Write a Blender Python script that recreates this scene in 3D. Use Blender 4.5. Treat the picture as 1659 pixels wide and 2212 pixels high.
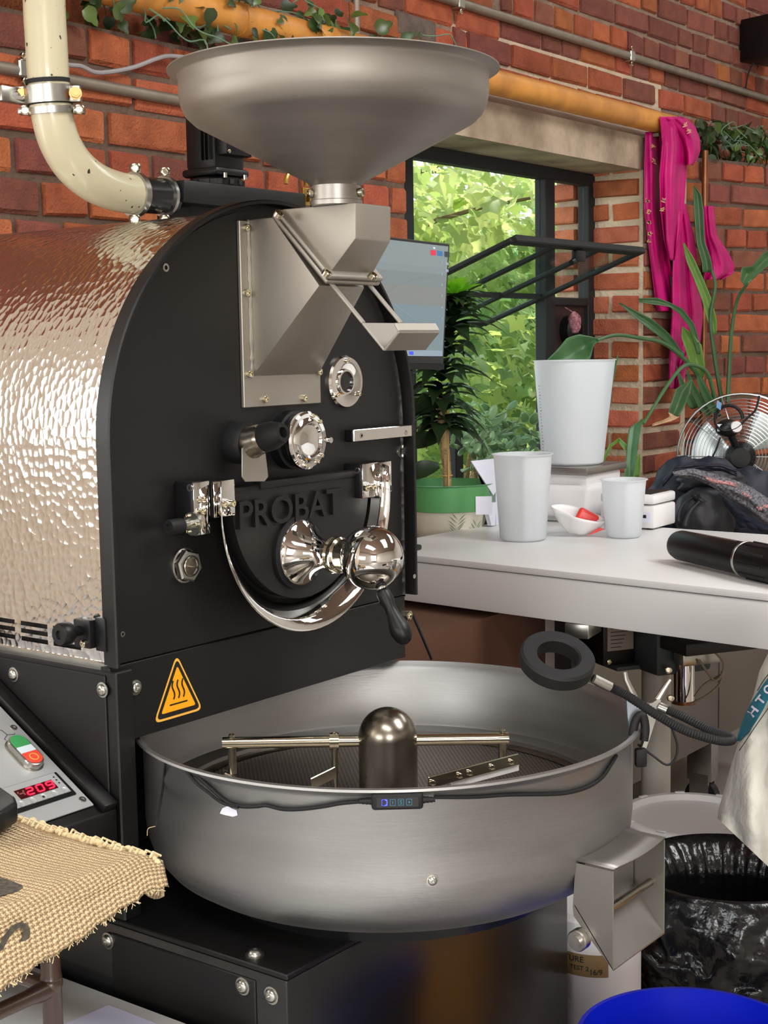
import bpy, bmesh, math, random
from mathutils import Vector as V, Matrix, Quaternion
sc = bpy.context.scene
for o in list(bpy.data.objects): bpy.data.objects.remove(o)
R = random.Random(11)
rad, pi, sin, cos = math.radians, math.pi, math.sin, math.cos

# ------------------------------------------------------------------ camera
F_PX, YAW, PITCH, ROLL, CAM_H = 3129.34, rad(37.2424), rad(6.4458), rad(-0.95141), 1.40
FW = V((cos(YAW)*cos(PITCH), sin(YAW)*cos(PITCH), -sin(PITCH)))
_r = FW.cross(V((0, 0, 1))).normalized(); _u = _r.cross(FW)
RT = cos(ROLL)*_r + sin(ROLL)*_u; UP = -sin(ROLL)*_r + cos(ROLL)*_u
EYE = V((0, 0, CAM_H))
cam = bpy.data.cameras.new('camera'); cob = bpy.data.objects.new('camera', cam); sc.collection.objects.link(cob)
cob.matrix_world = Matrix(((RT.x, UP.x, -FW.x, EYE.x), (RT.y, UP.y, -FW.y, EYE.y), (RT.z, UP.z, -FW.z, EYE.z), (0, 0, 0, 1)))
cam.sensor_fit = 'HORIZONTAL'; cam.sensor_width = 36; cam.lens = F_PX*36/1659; cam.clip_start = .02; cam.clip_end = 200
sc.camera = cob
# ------------------------------------------------------------------ light and exposure
w = bpy.data.worlds.new('sky'); sc.world = w; w.use_nodes = True
nt = w.node_tree; bg = nt.nodes['Background']
tc = nt.nodes.new('ShaderNodeTexCoord'); sx = nt.nodes.new('ShaderNodeSeparateXYZ'); rp = nt.nodes.new('ShaderNodeValToRGB')
nt.links.new(tc.outputs['Generated'], sx.inputs[0]); nt.links.new(sx.outputs['Z'], rp.inputs[0]); nt.links.new(rp.outputs[0], bg.inputs[0])
rp.color_ramp.elements[0].color = (.92, .96, .97, 1); rp.color_ramp.elements[1].color = (.62, .78, .98, 1)
bg.inputs[1].default_value = 2.6
def lamp(name, kind, loc, target, energy, color=(1, 1, 1), size=(1, 1), angle=None):
    l = bpy.data.lights.new(name, kind); l.energy = energy; l.color = color
    if kind == 'AREA': l.shape = 'RECTANGLE'; l.size, l.size_y = size
    if angle is not None: l.angle = angle
    o = bpy.data.objects.new(name, l); sc.collection.objects.link(o); o.location = loc
    o.rotation_euler = (V(target)-V(loc)).to_track_quat('-Z', 'Y').to_euler(); return o
lamp('sun', 'SUN', (0, 0, 10), (-1.6, -2.9, 2.6), 5.5, (1, .95, .80), angle=rad(3))
for i, (x, y) in enumerate(((-.7, -.3), (2.5, -1.2), (5.3, .2))):       # daylight entering through the three roof lights
    lamp('roof_light_daylight', 'AREA', (x, y, 3.72), (x, y, 0), (70, 122, 28)[i], (1, .985, .95), (1.0, 2.2))
lamp('left_wall_fill', 'AREA', (-4.15, .9, 1.75), (0, .9, 1.6), 80, (.97, .99, 1), (2.2, 1.0))  # added fill for faces turned left; this wall has no window
lamp('brick_wall_window_daylight', 'AREA', (.1, 2.17, 1.5), (.1, 0, 1.3), 12, (.97, .99, 1), (1.34, .58))
lamp('left_front_fill', 'AREA', (-4.15, -3.2, 1.9), (1.8, .8, 1.0), 430, (1, .985, .96), (4.0, 2.2))  # added fill lamp for tray and table sides; no shopfront is seen
sc.view_settings.view_transform = 'Standard'; sc.view_settings.look = 'None'
sc.view_settings.gamma = 1; sc.view_settings.use_curve_mapping = False; sc.view_settings.exposure = 0.0

# ------------------------------------------------------------------ geometry of the view: turns a pixel of the photo into a point on a known plane
def ray(x, y): return FW + RT*((x-829.5)/F_PX) - UP*((y-1106)/F_PX)
def atX(x, y, v): d = ray(x, y); return EYE + d*((v-EYE.x)/d.x)
def atY(x, y, v): d = ray(x, y); return EYE + d*((v-EYE.y)/d.y)
def atZ(x, y, v): d = ray(x, y); return EYE + d*((v-EYE.z)/d.z)
def atD(x, y, v): return EYE + ray(x, y)*v
def atP(x, y, p, n): d = ray(x, y); return EYE + d*((V(p)-EYE).dot(n)/d.dot(n))
def atC(x, y, cx, cy, r):                                                # nearest hit on an upright cylinder
    d = ray(x, y); a = d.x*d.x+d.y*d.y; b = -(d.x*cx+d.y*cy); c = cx*cx+cy*cy-r*r
    q = b*b-a*c; t = (-b-math.sqrt(max(q, 0)))/a; return EYE+d*t
def px(p):
    q = V(p)-EYE; d = q.dot(FW); return 829.5+F_PX*q.dot(RT)/d, 1106-F_PX*q.dot(UP)/d

# ------------------------------------------------------------------ materials
def lin(c): return tuple(((v/255)/12.92 if v/255 <= .04045 else ((v/255+.055)/1.055)**2.4) for v in c)+(1,)
def pm(name, rgb, rough=.5, metal=0, var=0, vscale=6, bump=0, bscale=60, rvar=0, spec=.5, coat=0, emis=None, estr=0, trans=0, sss=0, rnd=0, stretch=None, var2=None, world=False):
    m = bpy.data.materials.new(name); m.use_nodes = True; n = m.node_tree; L = n.links.new; b = n.nodes['Principled BSDF']
    b.inputs['Base Color'].default_value = lin(rgb); b.inputs['Roughness'].default_value = rough; b.inputs['Metallic'].default_value = metal
    b.inputs['Specular IOR Level'].default_value = spec; b.inputs['Coat Weight'].default_value = coat
    b.inputs['Transmission Weight'].default_value = trans
    if sss: b.inputs['Subsurface Weight'].default_value = sss; b.inputs['Subsurface Radius'].default_value = (.05, .05, .05)
    if emis: b.inputs['Emission Color'].default_value = lin(emis); b.inputs['Emission Strength'].default_value = estr
    co = n.nodes.new('ShaderNodeTexCoord'); mp = n.nodes.new('ShaderNodeMapping'); (L(n.nodes.new('ShaderNodeNewGeometry').outputs['Position'], mp.inputs[0]) if world else L(co.outputs['Object'], mp.inputs[0]))
    if stretch: mp.inputs['Scale'].default_value = stretch
    if rnd:
        oi = n.nodes.new('ShaderNodeObjectInfo'); cb = n.nodes.new('ShaderNodeVectorMath'); cb.operation = 'SCALE'; cb.inputs[0].default_value = (17, 31, 23)
        L(oi.outputs['Random'], cb.inputs['Scale']); L(cb.outputs[0], mp.inputs['Location'])
    last = None
    if var:
        z = n.nodes.new('ShaderNodeTexNoise'); z.inputs['Scale'].default_value = vscale; z.inputs['Detail'].default_value = 5; L(mp.outputs[0], z.inputs[0])
        mr = n.nodes.new('ShaderNodeMapRange'); mr.inputs[1].default_value = .3; mr.inputs[2].default_value = .7; L(z.outputs[0], mr.inputs[0])
        mx = n.nodes.new('ShaderNodeMix'); mx.data_type = 'RGBA'; L(mr.outputs[0], mx.inputs[0])
        c = lin(rgb); d = lin(var2) if var2 else tuple(v*(1-var) for v in c[:3])+(1,)
        mx.inputs[6].default_value = d; mx.inputs[7].default_value = c; last = mx.outputs[2]
        if rvar:
            rr = n.nodes.new('ShaderNodeMapRange'); rr.inputs[3].default_value = rough-rvar; rr.inputs[4].default_value = rough+rvar; L(z.outputs[0], rr.inputs[0]); L(rr.outputs[0], b.inputs['Roughness'])
    if rnd:
        hs = n.nodes.new('ShaderNodeHueSaturation'); mr2 = n.nodes.new('ShaderNodeMapRange'); mr2.inputs[3].default_value = 1-rnd; mr2.inputs[4].default_value = 1+rnd
        L(oi.outputs['Random'], mr2.inputs[0]); L(mr2.outputs[0], hs.inputs['Value'])
        ma = n.nodes.new('ShaderNodeMath'); ma.operation = 'MULTIPLY'; ma.inputs[1].default_value = 7.31; fr = n.nodes.new('ShaderNodeMath'); fr.operation = 'FRACT'
        L(oi.outputs['Random'], ma.inputs[0]); L(ma.outputs[0], fr.inputs[0]); mr3 = n.nodes.new('ShaderNodeMapRange'); mr3.inputs[3].default_value = .5-.03*rnd; mr3.inputs[4].default_value = .5+.05*rnd
        L(fr.outputs[0], mr3.inputs[0]); L(mr3.outputs[0], hs.inputs['Hue'])
        if last: L(last, hs.inputs['Color'])
        else: hs.inputs['Color'].default_value = lin(rgb)
        last = hs.outputs[0]
    if last: L(last, b.inputs['Base Color'])
    if bump:
        z2 = n.nodes.new('ShaderNodeTexNoise'); z2.inputs['Scale'].default_value = bscale; z2.inputs['Detail'].default_value = 4; L(mp.outputs[0], z2.inputs[0])
        bp = n.nodes.new('ShaderNodeBump'); bp.inputs['Strength'].default_value = bump; bp.inputs['Distance'].default_value = .01; L(z2.outputs[0], bp.inputs['Height']); L(bp.outputs[0], b.inputs['Normal'])
    return m
def leafmat(name, rgb, trl=.35, rough=.45, rnd=.25, tint=None):
    m = pm(name, rgb, rough, rnd=rnd, var=.25, vscale=20); n = m.node_tree; b = n.nodes['Principled BSDF']; out = n.nodes['Material Output']
    t = n.nodes.new('ShaderNodeBsdfTranslucent'); c = lin(tint or rgb); t.inputs[0].default_value = tuple(min(1, v*1.5) for v in c[:3])+(1,)
    mx = n.nodes.new('ShaderNodeMixShader'); mx.inputs[0].default_value = trl
    n.links.new(b.outputs[0], mx.inputs[1]); n.links.new(t.outputs[0], mx.inputs[2]); n.links.new(mx.outputs[0], out.inputs[0]); return m
def glassmat(name, tint=(.9, .97, .94), refl=.08):
    m = bpy.data.materials.new(name); m.use_nodes = True; n = m.node_tree; n.nodes.remove(n.nodes['Principled BSDF']); out = n.nodes['Material Output']
    t = n.nodes.new('ShaderNodeBsdfTransparent'); t.inputs[0].default_value = tint+(1,); g = n.nodes.new('ShaderNodeBsdfGlossy'); g.inputs['Roughness'].default_value = .02
    f = n.nodes.new('ShaderNodeLayerWeight'); f.inputs[0].default_value = .5; pw = n.nodes.new('ShaderNodeMath'); pw.operation = 'POWER'; pw.inputs[1].default_value = 5; n.links.new(f.outputs['Facing'], pw.inputs[0]); mx = n.nodes.new('ShaderNodeMixShader')
    a = n.nodes.new('ShaderNodeMath'); a.operation = 'MULTIPLY_ADD'; a.inputs[1].default_value = .5; a.inputs[2].default_value = refl
    n.links.new(pw.outputs[0], a.inputs[0]); n.links.new(a.outputs[0], mx.inputs[0]); n.links.new(t.outputs[0], mx.inputs[1]); n.links.new(g.outputs[0], mx.inputs[2]); n.links.new(mx.outputs[0], out.inputs[0]); return m
M = {}
M['black'] = pm('black_powder_coat', (19, 18, 18), .45, var=.25, vscale=9, bump=.05, bscale=900, rvar=.06, spec=.4)
M['blackgloss'] = pm('black_enamel', (26, 26, 27), .24, spec=.5, bump=.02, bscale=700)
M['blackplastic'] = pm('black_plastic', (15, 15, 16), .42, spec=.35)
M['rubber'] = pm('black_rubber', (19, 19, 20), .6, spec=.35)
M['steel'] = pm('brushed_steel', (172, 167, 160), .42, 1, var=.16, vscale=5, rvar=.06, bump=.03, bscale=200, stretch=(1, 1, 14))
M['steel_spun'] = pm('spun_steel', (156, 150, 142), .52, 1, var=.12, vscale=3, rvar=.05, bump=.04, bscale=60, stretch=(1, 1, 30))
M['chute'] = pm('satin_steel', (176, 170, 160), .55, 1, var=.1, vscale=7, rvar=.05, bump=.02, bscale=150)
M['spout'] = pm('spout_steel', (150, 146, 140), .5, 1, var=.1, vscale=9, rvar=.05)
M['tray'] = pm('tray_steel', (172, 171, 169), .46, 1, var=.12, vscale=4, rvar=.06, bump=.03, bscale=40, stretch=(1, 1, 8))
M['chrome'] = pm('polished_chrome', (222, 220, 216), .045, 1)
M['nickel'] = pm('polished_nickel', (208, 200, 178), .13, 1, var=.1, vscale=20)
M['darksteel'] = pm('dark_polished_steel', (156, 148, 134), .27, 1, var=.3, vscale=14, rvar=.08)
M['zinc'] = pm('zinc_plate', (190, 188, 180), .3, 1, var=.2, vscale=25)
M['copperbolt'] = pm('yellow_zinc', (214, 150, 100), .35, 1, var=.3, vscale=60)
M['brass'] = pm('brass', (196, 160, 84), .3, 1)
M['cream'] = pm('cream_enamel', (196, 187, 156), .3, var=.08, vscale=5, coat=.3)
def chips(m):
    n = m.node_tree; b = n.nodes['Principled BSDF']; src = b.inputs['Base Color'].links[0].from_socket; L = n.links.new
    z = n.nodes.new('ShaderNodeTexNoise'); z.inputs['Scale'].default_value = 95; z.inputs['Detail'].default_value = 1; co = n.nodes.new('ShaderNodeTexCoord'); L(co.outputs['Object'], z.inputs[0])
    g = n.nodes.new('ShaderNodeMath'); g.operation = 'GREATER_THAN'; g.inputs[1].default_value = .745; L(z.outputs[0], g.inputs[0])
    x = n.nodes.new('ShaderNodeMix'); x.data_type = 'RGBA'; L(g.outputs[0], x.inputs[0]); L(src, x.inputs[6]); x.inputs[7].default_value = lin((52, 48, 40)); L(x.outputs[2], b.inputs['Base Color'])
chips(M['cream'])
M['concrete'] = pm('concrete', (196, 176, 152), .85, var=.35, vscale=7, bump=.5, bscale=40, var2=(132, 112, 92))
M['cement'] = pm('cement_render', (190, 172, 150), .9, var=.3, vscale=12, bump=.6, bscale=50)
M['mortar'] = pm('mortar', (150, 124, 104), .95, var=.4, vscale=14, bump=.9, bscale=70, var2=(112, 92, 78))
M['mortarpale'] = pm('pale_mortar', (202, 182, 156), .95, var=.25, vscale=12, bump=.9, bscale=60)
M['mortardark'] = pm('dark_mortar', (108, 86, 72), .95, var=.35, vscale=12, bump=.9, bscale=60)
def brickmat(name, rgb, dark):
    return pm(name, rgb, .88, var=.6, vscale=22, bump=.55, bscale=160, rnd=.2, var2=dark, world=True, spec=.25)
M['brick'] = brickmat('red_brick', (168, 90, 62), (140, 72, 50))
M['brickorange'] = brickmat('orange_brick', (178, 98, 62), (150, 80, 52))
M['brickdark'] = brickmat('plum_brick', (134, 78, 64), (112, 64, 56))
M['bricklit'] = brickmat('lit_pink_brick', (196, 112, 86), (170, 92, 70))  # paler brick copy: daylight on the reveal painted into the colour
M['brickblue'] = brickmat('blue_grey_brick', (124, 106, 96), (96, 84, 78))
M['white'] = pm('white_laminate', (236, 236, 234), .35, var=.03, vscale=3)
M['whiteplastic'] = pm('white_plastic', (228, 226, 226), .4)
M['yellowpipe'] = pm('yellow_painted_pipe', (214, 146, 62), .5, var=.35, vscale=14, var2=(176, 116, 52), bump=.1, bscale=30)
M['conduit'] = pm('galvanised_conduit', (150, 138, 124), .5, .6, var=.25, vscale=20)
M['copper'] = pm('copper_pipe', (150, 96, 66), .4, .8, var=.3, vscale=30)
M['frame'] = pm('black_window_paint', (26, 28, 29), .7, var=.25, vscale=20)
M['glass'] = glassmat('window_glass', (.97, .99, .98), .012)
M['sashglass'] = glassmat('green_tinted_sash_glass', (.84, .95, .90), .07)
M['polyprop'] = pm('frosted_polypropylene', (226, 230, 232), .4, trans=.0, sss=0)
def frosted(name, rgb, tr):
    m = pm(name, rgb, .35, var=.04, vscale=6); n = m.node_tree; b = n.nodes['Principled BSDF']; out = n.nodes['Material Output']
    t = n.nodes.new('ShaderNodeBsdfTranslucent'); t.inputs[0].default_value = lin(rgb); tp = n.nodes.new('ShaderNodeBsdfTransparent')
    m1 = n.nodes.new('ShaderNodeMixShader'); m1.inputs[0].default_value = tr; m2 = n.nodes.new('ShaderNodeMixShader'); m2.inputs[0].default_value = .1
    n.links.new(b.outputs[0], m1.inputs[1]); n.links.new(t.outputs[0], m1.inputs[2]); n.links.new(m1.outputs[0], m2.inputs[1]); n.links.new(tp.outputs[0], m2.inputs[2]); n.links.new(m2.outputs[0], out.inputs[0]); return m
M['polyprop'] = frosted('frosted_polypropylene', (244, 247, 249), .55)
M['fabricpink'] = pm('magenta_silk', (196, 12, 112), .42, var=.3, vscale=12, spec=.3)
M['gold'] = pm('gold_embroidery', (232, 184, 136), .5, var=.3, vscale=90)
M['navy'] = pm('navy_nylon', (26, 30, 46), .55, var=.3, vscale=9, bump=.15, bscale=50)
M['greynylon'] = pm('dark_grey_nylon', (42, 42, 48), .5, var=.25, vscale=8, bump=.15, bscale=60)
M['knit'] = pm('speckled_knit', (150, 146, 150), .9, var=.9, vscale=160, var2=(44, 46, 58), bump=.5, bscale=300)
M['orange'] = pm('warning_orange', (246, 166, 20), .4)
M['paleorange'] = pm('warning_border', (240, 178, 74), .4)
M['ink'] = pm('black_ink', (22, 20, 20), .5)
M['teal'] = pm('teal_print', (38, 120, 142), .6, var=.3, vscale=60)
M['sack'] = pm('white_woven_sack', (198, 196, 186), .95, var=.12, vscale=10, bump=.8, bscale=26, spec=.1)
M['binliner'] = pm('black_polythene', (14, 14, 15), .24, bump=.7, bscale=20, spec=.55)
M['blue'] = pm('blue_plastic', (10, 30, 190), .32, var=.12, vscale=3)
M['greyplastic'] = pm('grey_plastic', (120, 122, 124), .4)
M['tape'] = pm('brown_tape', (150, 122, 80), .5, var=.15, vscale=10)
M['cardboard'] = pm('cardboard', (96, 62, 42), .85, var=.25, vscale=5, bump=.1)
M['wood'] = pm('dark_stained_wood', (66, 44, 32), .35, var=.4, vscale=10, stretch=(1, 1, .15), coat=.2)
M['panelsilver'] = pm('anodised_panel', (188, 190, 190), .35, .35, var=.04, vscale=6)
M['green_btn'] = pm('green_button', (60, 150, 84), .35); M['red_btn'] = pm('red_button', (226, 74, 56), .35); M['clear_btn'] = pm('pale_button_lens', (206, 220, 226), .3)
M['redlens'] = pm('dark_red_display', (60, 8, 14), .2); M['digit'] = pm('lit_red_digit', (255, 30, 60), .4, emis=(255, 24, 56), estr=2.2); M['dimdigit'] = pm('dim_digit', (130, 70, 70), .4)
M['bluelit'] = pm('lit_blue_key', (60, 80, 255), .4, emis=(60, 70, 255), estr=3); M['tealkey'] = pm('key_outline', (60, 130, 160), .4, emis=(50, 120, 150), estr=.5)
M['lilac'] = pm('lilac_paper', (206, 206, 232), .7)
M['paper'] = pm('white_paper', (226, 226, 240), .7)
M['potgreen'] = pm('green_glaze', (84, 146, 88), .3, var=.06); M['potwhite'] = pm('cream_glaze', (214, 208, 190), .4)
M['soil'] = pm('potting_soil', (60, 44, 32), .95, var=.4, vscale=40, bump=.8)
M['bark'] = pm('pale_cane_bark', (200, 170, 120), .85, var=.5, vscale=60, bump=.8, bscale=90)
M['branch'] = pm('tree_bark', (124, 100, 70), .9, var=.4, vscale=20, bump=.6)
M['leafdark'] = leafmat('dark_dracaena_leaf', (38, 56, 32), .25, .3)
M['leaflime'] = leafmat('young_dracaena_leaf', (120, 190, 40), .5, .35)
M['jade'] = leafmat('jade_leaf', (138, 174, 124), .2, .25, .35)
M['strel'] = leafmat('strelitzia_leaf', (84, 122, 78), .22, .35, .2)
M['strellight'] = leafmat('young_strelitzia_leaf', (128, 168, 80), .35, .4, .15)
M['dry'] = pm('dry_leaf', (206, 168, 130), .9, var=.3, vscale=60, bump=.5)
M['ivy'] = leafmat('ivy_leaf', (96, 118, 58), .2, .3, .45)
M['ivydark'] = leafmat('dark_ivy_leaf', (54, 72, 36), .2, .4, .45)  # darker green leaf, mixed at random with the lighter one
M['ivystem'] = pm('ivy_stem', (96, 128, 100), .6)
M['maple'] = leafmat('sycamore_leaf', (140, 162, 92), .5, .5, .35, (174, 192, 108))
M['maple2'] = leafmat('pale_sycamore_leaf', (184, 196, 128), .5, .5, .3, (206, 212, 140))
M['hedge'] = leafmat('hedge_leaf', (112, 146, 88), .4, .6, .35, (136, 168, 104))
M['ceil'] = pm('brown_timber_ceiling', (148, 126, 112), .8, var=.3, vscale=4, stretch=(1, 8, 1)); M['plaster'] = pm('white_plaster', (222, 216, 208), .9, var=.08, vscale=2)
M['floor'] = pm('grey_concrete_floor', (150, 142, 134), .6, var=.3, vscale=3)
M['silvery'] = pm('fan_chrome_wire', (200, 206, 206), .25, 1)
M['fanblade'] = pm('clear_blade', (214, 222, 222), .3, .5)
M['pinkknit'] = pm('pink_speckle_yarn', (214, 160, 166), .95, var=.9, vscale=120, var2=(150, 50, 84), bump=1, bscale=200)
M['redscoop'] = pm('red_silicone', (226, 60, 56), .35)
M['steelfridge'] = pm('stainless_sheet', (150, 142, 132), .38, 1, var=.12, vscale=3, rvar=.05, stretch=(1, 1, .1))
M['ivorypost'] = pm('ivory_enamel_post', (196, 190, 180), .35)
M['gearbox'] = pm('grey_green_casting', (60, 68, 70), .5, var=.2, vscale=10)
M['screenblack'] = pm('monitor_bezel', (22, 23, 26), .4)

def hammered():
    m = pm('hammered_stainless', (212, 208, 204), .13, 1); n = m.node_tree; b = n.nodes['Principled BSDF']; L = n.links.new
    co = n.nodes.new('ShaderNodeTexCoord'); vo = n.nodes.new('ShaderNodeTexVoronoi'); vo.feature = 'SMOOTH_F1'; vo.inputs['Smoothness'].default_value = .12; vo.inputs['Scale'].default_value = 80; vo.inputs['Randomness'].default_value = .75
    mp = n.nodes.new('ShaderNodeMapping'); mp.inputs['Scale'].default_value = (1, 1.15, .95)
    L(co.outputs['Object'], mp.inputs[0]); L(mp.outputs[0], vo.inputs['Vector'])
    po = n.nodes.new('ShaderNodeMath'); po.operation = 'POWER'; po.inputs[1].default_value = 2.0; L(vo.outputs['Distance'], po.inputs[0])
    bp = n.nodes.new('ShaderNodeBump'); bp.inputs['Strength'].default_value = .7; bp.inputs['Distance'].default_value = .0022; L(po.outputs[0], bp.inputs['Height']); L(bp.outputs[0], b.inputs['Normal']); return m
M['hammer'] = hammered()
def sievemat():
    m = pm('perforated_steel', (150, 140, 128), .4, 1); n = m.node_tree; b = n.nodes['Principled BSDF']; L = n.links.new
    co = n.nodes.new('ShaderNodeTexCoord'); mp = n.nodes.new('ShaderNodeMapping'); mp.inputs['Scale'].default_value = (170, 170, 0); mp.inputs['Rotation'].default_value = (0, 0, rad(45)); L(co.outputs['Object'], mp.inputs[0])
    fr = n.nodes.new('ShaderNodeVectorMath'); fr.operation = 'FRACTION'; L(mp.outputs[0], fr.inputs[0]); sb = n.nodes.new('ShaderNodeVectorMath'); sb.operation = 'SUBTRACT'; sb.inputs[1].default_value = (.5, .5, 0); L(fr.outputs[0], sb.inputs[0])
    ln = n.nodes.new('ShaderNodeVectorMath'); ln.operation = 'LENGTH'; L(sb.outputs[0], ln.inputs[0]); lt = n.nodes.new('ShaderNodeMath'); lt.operation = 'LESS_THAN'; lt.inputs[1].default_value = .31; L(ln.outputs['Value'], lt.inputs[0])
    mx = n.nodes.new('ShaderNodeMix'); mx.data_type = 'RGBA'; mx.inputs[6].default_value = lin((150, 140, 128)); mx.inputs[7].default_value = (.012, .01, .01, 1); L(lt.outputs[0], mx.inputs[0]); L(mx.outputs[2], b.inputs['Base Color'])
    iv = n.nodes.new('ShaderNodeMath'); iv.operation = 'SUBTRACT'; iv.inputs[0].default_value = 1; L(lt.outputs[0], iv.inputs[1]); L(iv.outputs[0], b.inputs['Metallic']); return m
M['sieve'] = sievemat()
def burlap():
    m = pm('burlap_weave', (206, 178, 134), .95); n = m.node_tree; b = n.nodes['Principled BSDF']; L = n.links.new
    co = n.nodes.new('ShaderNodeTexCoord'); mp = n.nodes.new('ShaderNodeMapping'); L(co.outputs['UV'], mp.inputs[0])
    ns = n.nodes.new('ShaderNodeTexNoise'); ns.inputs['Scale'].default_value = 26; ns.inputs['Detail'].default_value = 2; L(mp.outputs[0], ns.inputs[0]); mad = n.nodes.new('ShaderNodeVectorMath'); mad.operation = 'MULTIPLY_ADD'; mad.inputs[1].default_value = (.012, .012, 0)
    L(ns.outputs['Color'], mad.inputs[0]); L(mp.outputs[0], mad.inputs[2])
    def wv(d):
        x = n.nodes.new('ShaderNodeTexWave'); x.wave_type = 'BANDS'; x.bands_direction = d; x.inputs['Scale'].default_value = 20; x.inputs['Distortion'].default_value = 0; L(mad.outputs[0], x.inputs[0]); return x
    a, c = wv('X'), wv('Y'); ck = n.nodes.new('ShaderNodeTexChecker'); ck.inputs['Scale'].default_value = 20*20/pi; L(mad.outputs[0], ck.inputs[0])
    mx = n.nodes.new('ShaderNodeMix'); mx.data_type = 'FLOAT'; L(ck.outputs['Fac'], mx.inputs[0]); L(a.outputs['Fac'], mx.inputs[2]); L(c.outputs['Fac'], mx.inputs[3])
    mu = n.nodes.new('ShaderNodeMath'); mu.operation = 'MINIMUM'; ad = n.nodes.new('ShaderNodeMath'); ad.operation = 'ADD'; L(a.outputs['Fac'], ad.inputs[0]); L(c.outputs['Fac'], ad.inputs[1]); L(mx.outputs[0], mu.inputs[0]); L(ad.outputs[0], mu.inputs[1])
    rp = n.nodes.new('ShaderNodeValToRGB'); rp.color_ramp.elements[0].position = .05; rp.color_ramp.elements[0].color = lin((150, 118, 80)); rp.color_ramp.elements[1].position = .5; rp.color_ramp.elements[1].color = lin((232, 206, 162)); L(mu.outputs[0], rp.inputs[0]); L(rp.outputs[0], b.inputs['Base Color'])
    bp = n.nodes.new('ShaderNodeBump'); bp.inputs['Strength'].default_value = .9; bp.inputs['Distance'].default_value = .004; L(mu.outputs[0], bp.inputs['Height']); L(bp.outputs[0], b.inputs['Normal']); return m
M['burlap'] = burlap()
def screenmat():
    m = pm('lit_screen', (150, 168, 172), .25); n = m.node_tree; b = n.nodes['Principled BSDF']; L = n.links.new
    co = n.nodes.new('ShaderNodeTexCoord'); s = n.nodes.new('ShaderNodeSeparateXYZ'); L(co.outputs['UV'], s.inputs[0]); r = n.nodes.new('ShaderNodeValToRGB'); r.color_ramp.interpolation = 'CONSTANT'
    e = r.color_ramp.elements; e[0].position = 0; e[0].color = lin((168, 186, 204)); e[1].position = .05; e[1].color = lin((138, 160, 168))
    for p, c in ((.45, (150, 154, 150)), (.62, (142, 156, 156)), (.74, (150, 166, 168)), (.80, (154, 170, 172))): q = e.new(p); q.color = lin(c)
    L(s.outputs[1], r.inputs[0]); L(r.outputs[0], b.inputs['Emission Color']); b.inputs['Emission Strength'].default_value = .72; b.inputs['Base Color'].default_value = (.02, .02, .02, 1); return m
M['screen'] = screenmat()

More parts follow.
